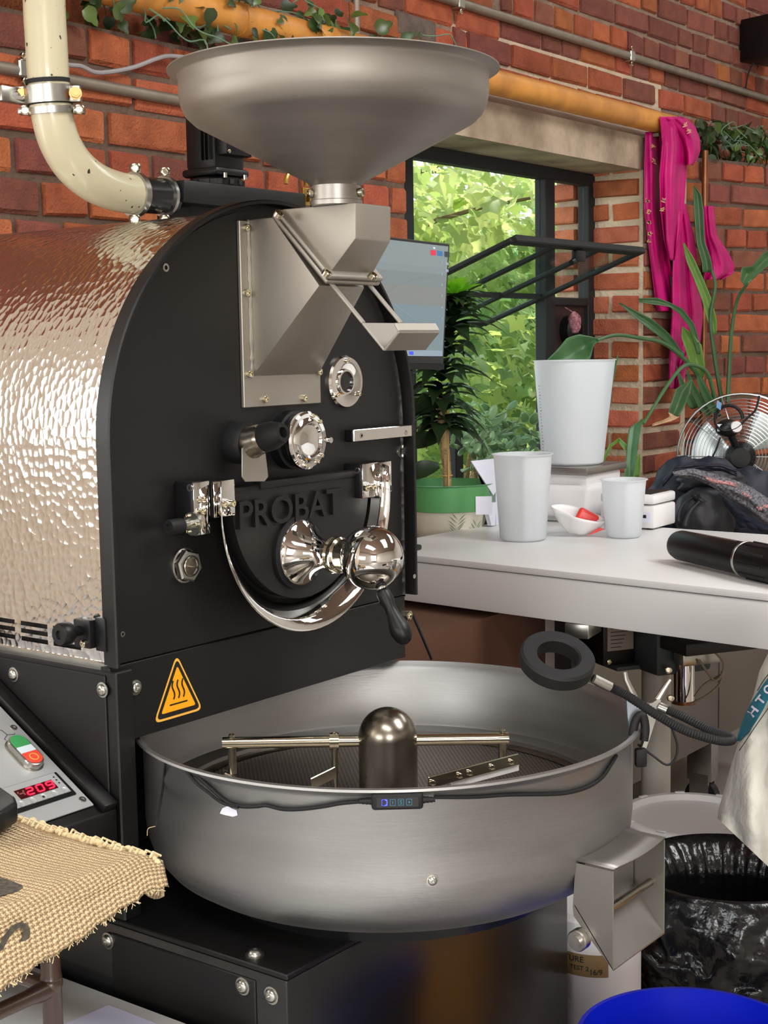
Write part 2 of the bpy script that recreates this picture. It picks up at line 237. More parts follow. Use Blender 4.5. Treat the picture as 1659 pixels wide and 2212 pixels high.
# ------------------------------------------------------------------ building helpers
def org(o):
    p = V((0, 0, 0))
    while o: p = p + o.location; o = o.parent
    return p
class MB:
    def __init__(s): s.bm = bmesh.new(); s.uv = None
    def vs(s, pts): return [s.bm.verts.new(p) for p in pts]
    def face(s, pts): f = s.bm.faces.new(s.vs(pts)); return f
    def bevel(s, geom_v, r, seg=2):
        es = {e for v in geom_v for e in v.link_edges}
        bmesh.ops.bevel(s.bm, geom=list(es), offset=r, segments=seg, profile=.5, affect='EDGES', clamp_overlap=True)
    def box(s, a, b, bev=0, seg=2):
        a, b = V(a), V(b); c = (a+b)/2; d = b-a; return s.obox(c, (abs(d.x), abs(d.y), abs(d.z)), None, bev, seg)
    def obox(s, c, size, rot=None, bev=0, seg=2):
        m = Matrix.Translation(V(c)) @ (rot.to_4x4() if rot else Matrix()) @ Matrix.Diagonal((size[0], size[1], size[2], 1))
        r = bmesh.ops.create_cube(s.bm, size=1, matrix=m)
        if bev: s.bevel(r['verts'], bev, seg)
        return s
    def ring(s, c, x, y, r, n): return s.vs([c + x*(r*cos(2*pi*i/n)) + y*(r*sin(2*pi*i/n)) for i in range(n)])
    def bridge(s, a, b):
        n = len(a)
        for i in range(n): s.bm.faces.new((a[i], a[(i+1) % n], b[(i+1) % n], b[i]))
    def lathe(s, prof, c, axis=(0, 0, 1), n=48):
        ax = V(axis).normalized(); x = ax.orthogonal().normalized(); y = ax.cross(x); prev = None; c = V(c)
        for r, h in prof:
            if r < 1e-6:
                cur = [s.bm.verts.new(c+ax*h)]
            else: cur = s.ring(c+ax*h, x, y, r, n)
            if prev:
                if len(prev) == 1 and len(cur) > 1:
                    for i in range(n): s.bm.faces.new((prev[0], cur[i], cur[(i+1) % n]))
                elif len(cur) == 1 and len(prev) > 1:
                    for i in range(n): s.bm.faces.new((prev[(i+1) % n], prev[i], cur[0]))
                elif len(cur) > 1: s.bridge(prev, cur)
            prev = cur
        return s
    def cyl(s, p, q, r1, r2=None, n=24):
        p, q = V(p), V(q); r2 = r1 if r2 is None else r2; h = (q-p).length
        return s.lathe([(0, 0), (r1, 0), (r2, h), (0, h)], p, q-p, n)
    def tube(s, pts, r, n=8, closed=False, ends=True):
        pts = [V(p) for p in pts]; N = len(pts); rs = r if isinstance(r, (list, tuple)) else [r]*N
        t0 = (pts[1]-pts[0]).normalized(); x = t0.orthogonal().normalized(); rings = []
        for i in range(N):
            a = pts[i-1] if i else (pts[-1] if closed else pts[0]); b = pts[(i+1) % N] if (i < N-1 or closed) else pts[-1]
            t = (b-a).normalized(); x = (x-t*x.dot(t)).normalized(); y = t.cross(x); rings.append(s.ring(pts[i], x, y, rs[i], n))
        for i in range(N-1): s.bridge(rings[i], rings[i+1])
        if closed: s.bridge(rings[-1], rings[0])
        elif ends:
            s.bm.faces.new(list(reversed(rings[0]))); s.bm.faces.new(rings[-1])
        return s
    def prism(s, poly, vec, bev=0, seg=2):
        a = s.vs(poly); b = s.vs([V(p)+V(vec) for p in poly]); n = len(a)
        s.bm.faces.new(a); s.bm.faces.new(list(reversed(b))); s.bridge(list(a), list(b))
        if bev: s.bevel(a+b, bev, seg)
        return s
    def loft(s, polys, cap=True, closed=True):
        rs = [s.vs(p) for p in polys]
        for i in range(len(rs)-1):
            n = len(rs[i])
            for k in range(n if closed else n-1): s.bm.faces.new((rs[i][k], rs[i][(k+1) % n], rs[i+1][(k+1) % n], rs[i+1][k]))
        if cap and closed: s.bm.faces.new(list(reversed(rs[0]))); s.bm.faces.new(rs[-1])
        return s
    def sphere(s, c, r, seg=32, sc3=(1, 1, 1), rot=None):
        m = Matrix.Translation(V(c)) @ (rot.to_4x4() if rot else Matrix()) @ Matrix.Diagonal((r*sc3[0], r*sc3[1], r*sc3[2], 1))
        bmesh.ops.create_uvsphere(s.bm, u_segments=seg, v_segments=max(6, seg//2), radius=1, matrix=m); return s
    def grid(s, fn, nu, nv, uv=False):
        g = [[s.bm.verts.new(fn(i/nu, j/nv)) for j in range(nv+1)] for i in range(nu+1)]
        if uv and s.uv is None: s.uv = s.bm.loops.layers.uv.new('UVMap')
        for i in range(nu):
            for j in range(nv):
                f = s.bm.faces.new((g[i][j], g[i+1][j], g[i+1][j+1], g[i][j+1]))
                if uv:
                    for l, (a, b) in zip(f.loops, ((i, j), (i+1, j), (i+1, j+1), (i, j+1))): l[s.uv].uv = (a/nu, b/nv)
        return s
    def mesh(s, name, mat, sharp=35, recalc=True):
        if recalc: bmesh.ops.recalc_face_normals(s.bm, faces=s.bm.faces)
        me = bpy.data.meshes.new(name); s.bm.to_mesh(me); s.bm.free()
        if mat: me.materials.append(M[mat] if isinstance(mat, str) else mat)
        me.polygons.foreach_set('use_smooth', [True]*len(me.polygons))
        if sharp < 180: me.set_sharp_from_angle(angle=rad(sharp))
        return me
def link(name, data, parent): o = bpy.data.objects.new(name, data); sc.collection.objects.link(o); o.parent = parent; return o
def obj(name, mb, mat, parent=None, label=None, sharp=35, recalc=True, kind=None, loc=None):
    me = mb.mesh(name, mat, sharp, recalc); o0 = V(loc) if loc is not None else org(parent)
    me.transform(Matrix.Translation(-o0)); o = link(name, me, parent)
    if loc is not None: o.location = V(loc)-org(parent)
    if label: o['label'] = label
    if kind: o['kind'] = kind
    return o
def inst(name, me, parent, mat4, label=None):
    o = link(name, me, parent); o.matrix_local = Matrix.Translation(-org(parent)) @ mat4
    if label: o['label'] = label
    return o
def thing(name, label, cat, loc, group=None):
    o = link(name, None, None); o.location = V(loc); o.empty_display_size = .05; o['label'] = label; o['category'] = cat
    if group: o['group'] = group
    return o
def tag(o, label, cat, group=None):
    o['label'] = label; o['category'] = cat
    if group: o['group'] = group
    return o
def struct(name, mb, mat, parent=None, **k): o = obj(name, mb, mat, parent, **k); o['kind'] = 'structure'; return o
def aim(pos, n, s=1, spin=0):
    q = V(n).normalized().to_track_quat('Z', 'Y'); return Matrix.Translation(V(pos)) @ q.to_matrix().to_4x4() @ Matrix.Rotation(spin, 4, 'Z') @ Matrix.Diagonal((s, s, s, 1))
def smooth(pts, k=6):                                                     # Catmull-Rom through points
    pts = [V(p) for p in pts]; out = []
    for i in range(len(pts)-1):
        a = pts[max(i-1, 0)]; b = pts[i]; c = pts[i+1]; d = pts[min(i+2, len(pts)-1)]
        for j in range(k):
            t = j/k; out.append(.5*((2*b)+(c-a)*t+(2*a-5*b+4*c-d)*t*t+(3*b-a-3*c+d)*t**3))
    out.append(pts[-1]); return out
def text_mb(s, fn, width, extr=0, height=None, bold=0):                    # text outline as a mesh, mapped by fn(u, v, depth)
    cu = bpy.data.curves.new('t', 'FONT'); cu.body = s; cu.size = 1; cu.extrude = extr/2; cu.offset = bold; cu.resolution_u = 4
    t = bpy.data.objects.new('t', cu); sc.collection.objects.link(t); bpy.context.view_layer.update()
    me = bpy.data.meshes.new_from_object(t.evaluated_get(bpy.context.evaluated_depsgraph_get())); bpy.data.objects.remove(t)
    xs = [v.co.x for v in me.vertices]; ys = [v.co.y for v in me.vertices]; x0, x1, y0, y1 = min(xs), max(xs), min(ys), max(ys)
    k = width/(x1-x0); ky = (height/(y1-y0)) if height else k
    for v in me.vertices: v.co = fn((v.co.x-x0)*k, (v.co.y-y0)*ky, v.co.z)
    mb = MB(); mb.bm.from_mesh(me); bpy.data.meshes.remove(me); return mb

def bolt_mesh(kind):
    b = MB()
    if kind == 'button':                                                  # washer, domed head, hex socket
        b.lathe([(0, 0), (1.0, 0), (1.0, .12), (.78, .14), (.76, .3), (.6, .5), (.36, .6), (.3, .6), (.28, .3), (0, .3)], (0, 0, 0), n=20); return b.mesh('bolt', 'zinc')
    if kind == 'cap':
        b.lathe([(0, 0), (1, 0), (1, .9), (.85, 1.0), (.55, 1.0), (.5, .5), (0, .5)], (0, 0, 0), n=16); return b.mesh('screw', 'nickel')
    if kind == 'hex':
        b.cyl((0, 0, 0), (0, 0, .25), 1.25, n=20); b.cyl((0, 0, .25), (0, 0, 1), 1.0, n=6); b.cyl((0, 0, 1), (0, 0, 1.25), .6, n=12); return b.mesh('hex_bolt', 'copperbolt')
    if kind == 'flat':
        b.lathe([(0, 0), (1, 0), (.95, .15), (.5, .15), (.45, -.1), (0, -.1)], (0, 0, 0), n=14); return b.mesh('screw', 'zinc')
BM = {k: bolt_mesh(k) for k in ('button', 'cap', 'hex', 'flat')}
def bolt(parent, pos, n, r, kind='button', name=None): return inst(name or ('bolt' if kind in ('button', 'hex') else 'screw'), BM[kind], parent, aim(pos, n, r, R.random()*3))
NX, NY, NZ = V((-1, 0, 0)), V((0, -1, 0)), V((0, 0, 1))

# ================================================================== SETTING
YW, YU = 2.20, 2.30                       # lower wall face, upper wall face
m = MB(); m.box((-4.2, -5.2, -.1), (7.2, 2.6, 0)); struct('floor', m, 'floor')
m = MB()
for a, b in (((-4.2, -5.2), (-1.2, 2.6)), ((-1.2, -5.2), (5.8, -2.3)), ((-1.2, 1.3), (5.8, 2.6)), ((5.8, -5.2), (7.2, 2.6)), ((-.2, -2.3), (2.0, 1.3)), ((3.0, -2.3), (4.8, 1.3)), ((-1.2, -2.3), (-.2, -1.4)), ((-1.2, .8), (-.2, 1.3)), ((2.0, -.1), (3.0, 1.3)), ((4.8, -2.3), (5.8, -.9))):
    m.box((a[0], a[1], 3.75), (b[0], b[1], 3.85))
struct('ceiling', m, 'ceil')
m = MB(); m.box((-4.3, -5.2, 0), (-4.2, 2.6, 3.75)); struct('wall_left', m, 'plaster')
m = MB(); m.box((-4.2, -5.3, 0), (7.2, -5.2, 3.75)); struct('wall_front', m, 'plaster')
m = MB(); m.box((7.2, -5.2, 0), (7.3, 2.6, 3.75)); struct('wall_east', m, 'plaster')

bricks = []
for k in range(3):                                                        # three worn brick blanks, unit length, all share their mesh
    b = MB(); b.obox((0, 0, 0), (1, .06, .0625), None, .0055, 1)
    for v in b.bm.verts: v.co += V((R.uniform(-.006, .006), R.uniform(-.0015, .0015), R.uniform(-.0022, .0022)))
    bricks.append(b)
BRK = {}
for mk in ('brick', 'brickorange', 'brickdark', 'brickblue', 'bricklit'):
    BRK[mk] = []
    for b in bricks:
        me = bpy.data.meshes.new('brick'); b.bm.to_mesh(me); me.materials.append(M[mk]); BRK[mk].append(me)
def place_brick(parent, c, u, nrm, L, mk='brick', zs=1):
    x = V(u); y = -V(nrm); z = V((0, 0, 1)); j = R.uniform(-.002, .003)
    m4 = Matrix(((x.x*L, y.x, z.x, c.x), (x.y*L, y.y, z.y, c.y), (x.z*L, y.z, z.z, c.z), (0, 0, 0, 1)))
    m4 = Matrix.Translation(V(nrm)*j) @ m4 @ Matrix.Rotation(R.uniform(-.008, .008), 4, 'Y') @ Matrix.Diagonal((1, 1, zs, 1))
    return inst('brick', R.choice(BRK[mk]), parent, m4)
def courses(parent, p0, u, nrm, length, z0, z1, ok, mix, bond='mixed', joint=.0135, zext=None):
    u = V(u); z = z0; i = 0; rest = MB(); nrest = 0; zlo, zhi = zext or (z0, z1)
    k0 = math.floor((zlo-z0)/.075+.01); i = k0; z = z0+k0*.075
    while z < max(z1, zhi)-.03:
        hdr = (i % 3 == 1) if bond == 'garden' else False; s = R.choice((-.11, -.05, -.16)) if i % 2 else R.choice((0, -.03))
        while s < length:
            L = (.1025 if hdr else (.215 if R.random() < .72 else .1025)); a, b = max(s, 0), min(s+L, length)
            if b-a > .03:
                c = V(p0)+u*((a+b)/2)+V((0, 0, z+.0325))+V(nrm)*(-.022); X, Y = px(c)
                if -60 < X < 1720 and -60 < Y < 2270 and ok(X, Y) and z < z1-.03: place_brick(parent, c, u, nrm, b-a, R.choices(list(mix), list(mix.values()))[0])
                else: rest.obox(c, (b-a, .06, .0625), Matrix((u, -V(nrm), V((0, 0, 1)))).transposed(), .004, 1); nrest += 1
            s += L+joint
        z += .075; i += 1
    if nrest: obj('brickwork', rest, 'brick', parent, kind='stuff')
# lower wall left of the window, top is the ivy ledge
m = MB(); m.box((1.2, YW, 0), (3.0, 2.42, 2.032)); m.box((3.0, YW, 0), (4.30, 2.42, .864)); wl = struct('wall_back', m, 'mortardark')
courses(wl, (1.2, YW, 0), (1, 0, 0), NY, 1.8, 1.435, 2.03, lambda x, y: y < 560, {'brick': 5, 'brickorange': 3, 'brickdark': 1}, 'garden', zext=(.9, 2.03))
m = MB(); m.box((-4.2, YW, 0), (1.2, 2.42, 1.2)); m.box((-4.2, YW, 1.8), (1.2, 2.42, 3.75)); m.box((-4.2, YW, 1.2), (-.6, 2.42, 1.8)); m.box((.78, YW, 1.2), (1.2, 2.42, 1.8)); struct('wall_back_west', m, pm('pale_painted_brick', (214, 205, 192), .8, var=.35, vscale=9, var2=(188, 164, 138)))
m = MB(); m.box((-.6, 2.36, 1.2), (.78, 2.42, 1.8)); struct('window_2', m, 'whiteplastic')
# upper wall
m = MB(); m.box((1.2, YU, 2.0), (7.2, 2.55, 3.75)); wu = struct('wall_upper', m, 'mortar')
courses(wu, (1.2, YU, 0), (1, 0, 0), NY, 2.395, 2.04, 2.45, lambda x, y: True, {'brick': 3, 'brickdark': 2, 'brickorange': 2}, 'mixed', zext=(2.04, 3.7))
m = MB(); m.box((3.36, YU-.004, 2.06), (4.62, YU+.05, 2.275)); obj('pointing', m, 'mortarpale', wu, label='pale repointed mortar above the window lintel')
courses(wu, (3.36, YU-.006, 0), (1, 0, 0), NY, 1.24, 2.125, 2.27, lambda x, y: True, {'brickdark': 3, 'brick': 3, 'brickorange': 1}, 'plain')
courses(wu, (3.55+.06, YU, 0), (1, 0, 0), NY, 3.0, 2.275, 2.80, lambda x, y: x < 1700, {'brick': 3, 'brickdark': 5, 'brickorange': 1}, 'garden', zext=(2.275, 3.7))  # extra plum bricks paint in the dimness of the upper right
courses(wu, (4.60, YU, 0), (1, 0, 0), NY, 2.0, 2.05, 2.27, lambda x, y: x < 1700, {'brick': 3, 'brickdark': 5, 'brickorange': 1}, 'mixed')  # same plum-heavy mix, dimness put into the brick colours
place_brick(wu, V((3.19, YU+.018, 2.235)), (1, 0, 0), NY, .17, 'brickblue')
# jamb right of the window (its reveal faces the window) and the wall beyond it
m = MB(); m.box((4.302, YW, 0), (4.62, 2.52, 1.96)); wj = struct('wall_jamb', m, 'mortarpale')
for i in range(15):
    z = .93+i*.075
    segs = ((2.214, .168),) if i % 2 else ((2.214, .092), (2.324, .060))
    for s, L in segs: place_brick(wj, V((4.302+.022, s+L/2, z)), (0, -1, 0), NX, L, R.choice(('bricklit', 'brickorange', 'brick', 'bricklit')), .88)
    place_brick(wj, V((4.283+.022, 2.44+.045, z)), (0, -1, 0), NX, .09, 'bricklit', .88)
    place_brick(wj, V((4.302+(.06 if i % 2 else .11), YW+.021, z)), (1, 0, 0), NY, .11 if i % 2 else .21, R.choice(('brick', 'brickdark')), .88)
    place_brick(wj, V((4.50-(.03 if i % 2 else 0), YW+.021, z)), (1, 0, 0), NY, .2 if i % 2 else .12, R.choice(('brick', 'brickdark')), .88)
# right-hand wall, turned a little towards the room, topped by the right ivy ledge
ur = V((cos(rad(-15.9)), sin(rad(-15.9)), 0)); nr = V((ur.y, -ur.x, 0)); p0 = V((4.56, 2.255, 0))
m = MB(); q = [p0, p0+ur*2.2, p0+ur*2.2+V((0, .5, 0)), p0+V((0, .25, 0))]; m.prism(q, (0, 0, 2.035)); wr = struct('wall_right', m, 'mortardark')
courses(wr, p0, ur, nr, 2.1, .985, 2.03, lambda x, y: x < 1700, {'brick': 4, 'brickorange': 2, 'brickdark': 4}, 'garden')
# concrete lintel, its sloping cement fillet
m = MB(); m.box((3.0, YW, 1.957), (4.33, 2.45, 2.062)); ln = struct('trim_1', m, 'concrete')
m = MB(); m.prism([(3.25, YW+.005, 2.06), (3.25, YU+.01, 2.06), (3.25, YU+.01, 2.125), (3.25, YW+.03, 2.085)], (1.28, 0, 0)); obj('cement_fillet', m, 'cement', ln, label='cracked cement fillet above the yellow pipe')
# sill
m = MB(); m.box((2.3, 2.04, .865), (4.30, 2.42, .905), .004); struct('trim_2', m, pm('grey_sill', (150, 146, 142), .5, var=.2, vscale=8))
# window
wn = link('window_1', None, None); wn.location = (3.65, 2.39, .93); wn['kind'] = 'structure'
def bar(name, a, b, parent=wn, mat='frame'): m = MB(); m.box(a, b, .003, 1); return obj(name, m, mat, parent)
YF0, YF1 = 2.375, 2.415
bar('frame_rail', (3.0, YF0, 1.918), (4.305, YF1, 1.958)); bar('frame_stile', (3.235, YF0, .93), (3.285, YF1, 1.92)); bar('frame_stile', (4.258, YF0, .93), (4.305, YF1, 1.92))
bar('mullion', (3.985, YF0, .93), (4.045, YF1, 1.92)); bar('transom', (4.04, YF0, 1.527), (4.262, YF1, 1.553)); bar('frame_rail', (3.0, YF0, .925), (4.305, YF1, .965))
bar('frame_post', (3.475, YF0, .96), (3.515, YF1, 1.2))
bar('blanking_panel', (4.045, 2.39, .96), (4.258, 2.40, 1.53), wn, pm('dark_brown_panel', (50, 36, 34), .5))
m = MB(); m.lathe([(0, 0), (.047, 0), (.047, .03), (.035, .04), (.03, .02), (0, .02)], (4.14, 2.39, 1.448), NY, 32); obj('round_vent', m, 'blackplastic', wn)
for n_, a, b in (('pane', (3.285, 2.393, 1.57), (3.985, 2.397, 1.92)), ('pane', (4.045, 2.393, 1.553), (4.258, 2.397, 1.92))): m = MB(); m.box(a, b); obj(n_, m, 'glass', wn)
# pivoting sash, tipped into the room at its head
sd = V((0, 2.613-2.043, 1.469-1.674)).normalized(); sA = V((3.263, 2.043, 1.676)); SL = .605; sx_ = V((1, 0, 0)); sn = sx_.cross(sd)
srot = Matrix((sx_, sd, sn)).transposed()
sash = link('sash', None, wn); sash.location = sA-wn.location
def sbar(name, x0, x1, l0, l1, t=.013): m = MB(); m.obox(sA+V(((x0+x1)/2, 0, 0))+sd*((l0+l1)/2), (x1-x0, l1-l0, t), srot, .003, 1); obj(name, m, 'frame', sash)
sbar('sash_rail', 0, .722, -.014, .014, .02); sbar('sash_rail', 0, .722, SL-.012, SL+.012)
for k in range(4): x = .722*k/3; sbar('glazing_bar' if k in (1, 2) else 'sash_stile', x-(.009 if k in (1, 2) else .012), x+(.009 if k in (1, 2) else .012), 0, SL)
for k in range(3): m = MB(); m.obox(sA+V((.722*(k+.5)/3, 0, 0))+sd*(SL/2)+sn*.004, (.235, SL, .004), srot); obj('pane', m, 'sashglass', sash)
m = MB(); m.box((3.24, 2.385, 1.546), (3.985, 2.405, 1.562)); obj('pivot_rail', m, 'frame', wn)
hp = atY(1250, 545, 2.043); m = MB(); m.obox(hp+V((0, 0, -.01)), (.05, .02, .03), None, .004); m.cyl(hp+V((-.04, 0, -.03)), hp+V((.02, 0, -.005)), .008, n=10); obj('sash_catch', m, 'blackplastic', sash)

# ================================================================== THINGS ON THE WALL
def pipe_thing(name, pts, r, mat, label, cat, n=14): m = MB(); m.tube(pts, r, n); return tag(obj(name, m, mat, None, loc=pts[0]), label, cat)
yp = thing('yellow_pipe', 'long yellow painted pipe running along the wall above the window', 'pipe', (2.0, 2.155, 2.1))
m = MB(); m.tube([(1.2, 2.155, 2.098), (2.6, 2.155, 2.100), (4.42, 2.155, 2.103)], .034, 20); obj('pipe_body', m, 'yellowpipe', yp)
for x in (2.12, 2.36, 3.2): m = MB(); m.tube([(x-.012, 2.155, 2.1), (x+.012, 2.155, 2.1)], .036, 20); obj('pipe_joint', m, 'yellowpipe', yp)
for x in (3.1, 4.3): m = MB(); m.box((x-.01, 2.14, 2.056), (x+.01, 2.198, 2.066)); obj('bracket', m, 'conduit', yp)
def conduit(name, label, pts, r, clips, nrm, mat='conduit'):
    t = thing(name, label, 'conduit', pts[0]); m = MB(); m.tube(pts, r, 14); obj('tube', m, mat, t)
    for c in clips:
        c = V(c); m = MB(); m.obox(c-V(nrm)*(r*.2), (.03, r*2.6, r*2.7), None, .003, 1); obj('saddle_clip', m, 'zinc', t); bolt(t, c+V((.0, 0, -r*1.9))+V(nrm)*r*.3, nrm, .007, 'cap'); bolt(t, c+V((.0, 0, r*1.9))+V(nrm)*r*.3, nrm, .007, 'cap')
    return t
conduit('wall_conduit', 'grey metal conduit running behind the cream pipe at left', [(1.3, 2.185, 1.922), (2.3, 2.185, 1.915), (3.0, 2.185, 1.905)], .012, [(atY(47, 150, 2.185)).to_tuple()], NY)
conduit('wall_conduit', 'long brown conduit high on the brick wall at upper right', [(3.2, 2.28, 2.329), (4.2, 2.28, 2.331), (6.2, 2.28, 2.337)], .013, [(3.37, 2.28, 2.329), (4.36, 2.28, 2.331)], NY)
conduit('wall_conduit', 'short vertical conduit rising behind the hopper rim', [(2.93, 2.29, 2.03), (2.935, 2.29, 2.5)], .009, [], NY)
conduit('copper_pipe', 'thin vertical copper pipe behind the magenta scarf', [(4.68, 2.16, .9), (4.68, 2.16, 2.05)], .011, [], NY, 'copper')
m = MB(); m.tube(smooth([atY(x, y, 2.17) for x, y in ((110, 128), (148, 140), (175, 143), (205, 156), (240, 155), (290, 145), (335, 128), (365, 121), (410, 125), (460, 130))]), .0045, 8)
tag(obj('grey_cable', m, pm('grey_cable_sheath', (150, 144, 146), .5), None, loc=atY(148, 140, 2.17)), 'loose grey cable drooping along the bricks beside the hopper rim', 'cable')
sp = thing('loudspeaker', 'black loudspeaker high on the wall at the upper right corner', 'speaker', (5.34, 2.2, 2.52))
m = MB(); m.obox((5.36, 2.19, 2.52), (.24, .16, .155), Matrix.Rotation(rad(-14), 3, 'Z'), .008); obj('cabinet', m, 'blackplastic', sp)
m = MB(); m.obox((5.342, 2.108, 2.52), (.22, .012, .135), Matrix.Rotation(rad(-14), 3, 'Z'), .004); obj('grille', m, 'rubber', sp)
m = MB(); m.tube(smooth([(5.30, 2.25, 2.45), (5.30, 2.275, 2.40), (5.29, 2.28, 2.34)]), .003, 6); obj('speaker_cable', m, 'rubber', sp)

# leaves
def leaf(L, W, curve=.15, fold=.25, n=5, tip=1.0, shape=None, tilt=0):
    b = MB(); pf = shape or (lambda t: math.sin(pi*min(t*.9+.08, 1))**.8*(1-t**4*tip)); rows = []
    for i in range(n+1):
        t = i/n; wd = max(W*pf(t), W*.02)*.5; c = V((0, L*t*cos(curve*t), -L*curve*t*t)); rows.append(b.vs([c+V((-wd, 0, wd*fold)), c, c+V((wd, 0, wd*fold))]))
    for i in range(n):
        for k in (0, 1): b.bm.faces.new((rows[i][k], rows[i][k+1], rows[i+1][k+1], rows[i+1][k]))
    return b
def leaf_mesh(mat, *a, **k): return leaf(*a, **k).mesh('leaf', mat, 180, False)
def lm(pos, d, up=(0, 0, 1), s=1, roll=0):
    y = V(d).normalized(); z = V(up); z = (z-y*z.dot(y)); z = z.normalized() if z.length > 1e-3 else y.orthogonal().normalized(); x = y.cross(z)
    m4 = Matrix((x, y, z)).transposed().to_4x4(); return Matrix.Translation(V(pos)) @ m4 @ Matrix.Rotation(roll, 4, 'Y') @ Matrix.Diagonal((s, s, s, 1))
def heart(t): return (1.0*math.sin(pi*min(t*1.2+.12, 1))**.6 if t < .72 else .62*(1-t)/.28)
def ivy(name, label, base, x0, x1, n, mats, yr, zr, dens, wires, fn=None):
    t = thing(name, label, 'garland', base); lms = [leaf_mesh(mk, L, L*.78, .25, .3, 6, 1, heart) for mk in mats for L in ((.03, .038, .047) if x0 < 3 else (.04, .05, .062))]
    stm = MB()
    for k in range(wires):
        x = R.uniform(x0, x1); y = R.uniform(*yr); z = R.uniform(*zr); pts = [V((x, y, z))]
        for _ in range(5): pts.append(pts[-1]+V((R.uniform(-.01, .06), R.uniform(-.02, .02), R.uniform(-.03, .025))))
        stm.tube(smooth(pts, 3), .0016, 5)
    o = obj('stem', stm, 'ivystem', t, kind='stuff')
    for k in range(n):
        x = x0+(x1-x0)*dens(R.random()); p = V((x, R.uniform(*yr), R.uniform(*zr)))
        if fn: p = fn(p)
        d = V((R.uniform(-1, 1), R.uniform(-.7, .3), R.uniform(-1, .4))); inst('leaf', R.choice(lms), t, lm(p, d, (R.uniform(-.5, .5), -1, R.uniform(-.2, .8)), R.uniform(.8, 1.15), R.uniform(-.6, .6)))
    return t
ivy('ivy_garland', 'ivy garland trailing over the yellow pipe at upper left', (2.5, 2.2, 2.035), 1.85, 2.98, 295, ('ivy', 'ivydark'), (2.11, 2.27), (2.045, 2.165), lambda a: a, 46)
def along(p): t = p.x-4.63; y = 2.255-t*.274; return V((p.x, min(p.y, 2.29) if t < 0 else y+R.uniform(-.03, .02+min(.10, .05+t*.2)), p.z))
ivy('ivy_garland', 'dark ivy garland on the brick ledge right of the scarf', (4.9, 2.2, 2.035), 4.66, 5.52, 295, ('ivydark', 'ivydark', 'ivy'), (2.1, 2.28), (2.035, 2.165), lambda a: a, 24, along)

# magenta scarf knotted over the end of the pipe
sf = thing('silk_scarf', 'magenta silk scarf with gold motifs tied over the yellow pipe end', 'scarf', (4.4, 2.12, 1.6))
def drape(name, rows, yb, amp, nf, ph, nu=40, nv=36, parent=sf, mat='fabricpink', depth=.03):
    rows = [tuple(map(float, r)) for r in rows]
    def f(u, v):
        s = v*(len(rows)-1); i = min(int(s), len(rows)-2); t = s-i; t = t*t*(3-2*t)*.5+t*.5
        y, xl, xr = [rows[i][k]*(1-t)+rows[i+1][k]*t for k in range(3)]
        x = xl+(xr-xl)*u; wv = amp*1.25*(math.sin(nf*.62*u*pi*2+ph+.9*v)+.28*math.sin(nf*1.5*u*pi*2+ph*2-1.4*v)); p = atY(x, y, yb+wv*(.35+.65*v)); return p
    m = MB(); m.grid(f, nu, nv)
    o = obj(name, m, mat, parent, sharp=180, recalc=False); md = o.modifiers.new('thick', 'SOLIDIFY'); md.thickness = .0022; return o
drape('back_fall', [(285, 1394, 1425), (360, 1391, 1440), (450, 1391, 1440), (560, 1404, 1445), (660, 1416, 1470), (672, 1420, 1472)], 2.165, .010, 2.4, 1, 24, 30)
drape('front_fall', [(252, 1424, 1474), (275, 1427, 1484), (310, 1430, 1486), (380, 1424, 1483), (450, 1426, 1478), (520, 1434, 1466), (562, 1446, 1458)], 2.11, .012, 2.2, .4)
drape('lower_fall', [(440, 1462, 1480), (520, 1455, 1500), (600, 1452, 1508), (680, 1452, 1518), (740, 1448, 1512), (800, 1446, 1482), (840, 1446, 1472)], 2.135, .009, 3, 2.0)
drape('knot_loop', [(255, 1440, 1482), (272, 1456, 1500), (300, 1474, 1511), (325, 1480, 1513), (345, 1482, 1507), (356, 1484, 1498)], 2.10, .014, 1.5, 1.5, 24, 24)
drape('tied_bundle', [(445, 1520, 1540), (470, 1519, 1543), (510, 1522, 1548), (545, 1524, 1572), (575, 1523, 1587), (592, 1522, 1582), (604, 1520, 1560)], 2.10, .013, 2.0, .2, 30, 30)
for cx_, cy_, n_, yb in ((1398, 436, 7, 2.145), (1402, 458, 7, 2.145), (1403, 482, 8, 2.145), (1404, 506, 6, 2.145), (1402, 522, 4, 2.145), (1433, 434, 4, 2.092), (1430, 452, 4, 2.092), (1480, 270, 4, 2.078), (1488, 284, 4, 2.078), (1410, 318, 3, 2.145), (1414, 350, 4, 2.145)):
    for k in range(n_):
        a = -.6+1.9*k/n_+R.uniform(-.2, .2); L_, w_ = R.uniform(7, 12), R.uniform(1.4, 2.4); ox, oy = cx_+R.uniform(-2, 2), cy_+R.uniform(-4, 4); pts = []
        for q in range(8): t = 2*pi*q/8; u_, v_ = L_/2*cos(t), w_/2*sin(t); pts.append(atY(ox+u_*cos(a)-v_*sin(a), oy+u_*sin(a)+v_*cos(a), yb))
        m = MB(); m.prism(pts, (0, .0008, 0)); obj('gold_motif', m, 'gold', sf)

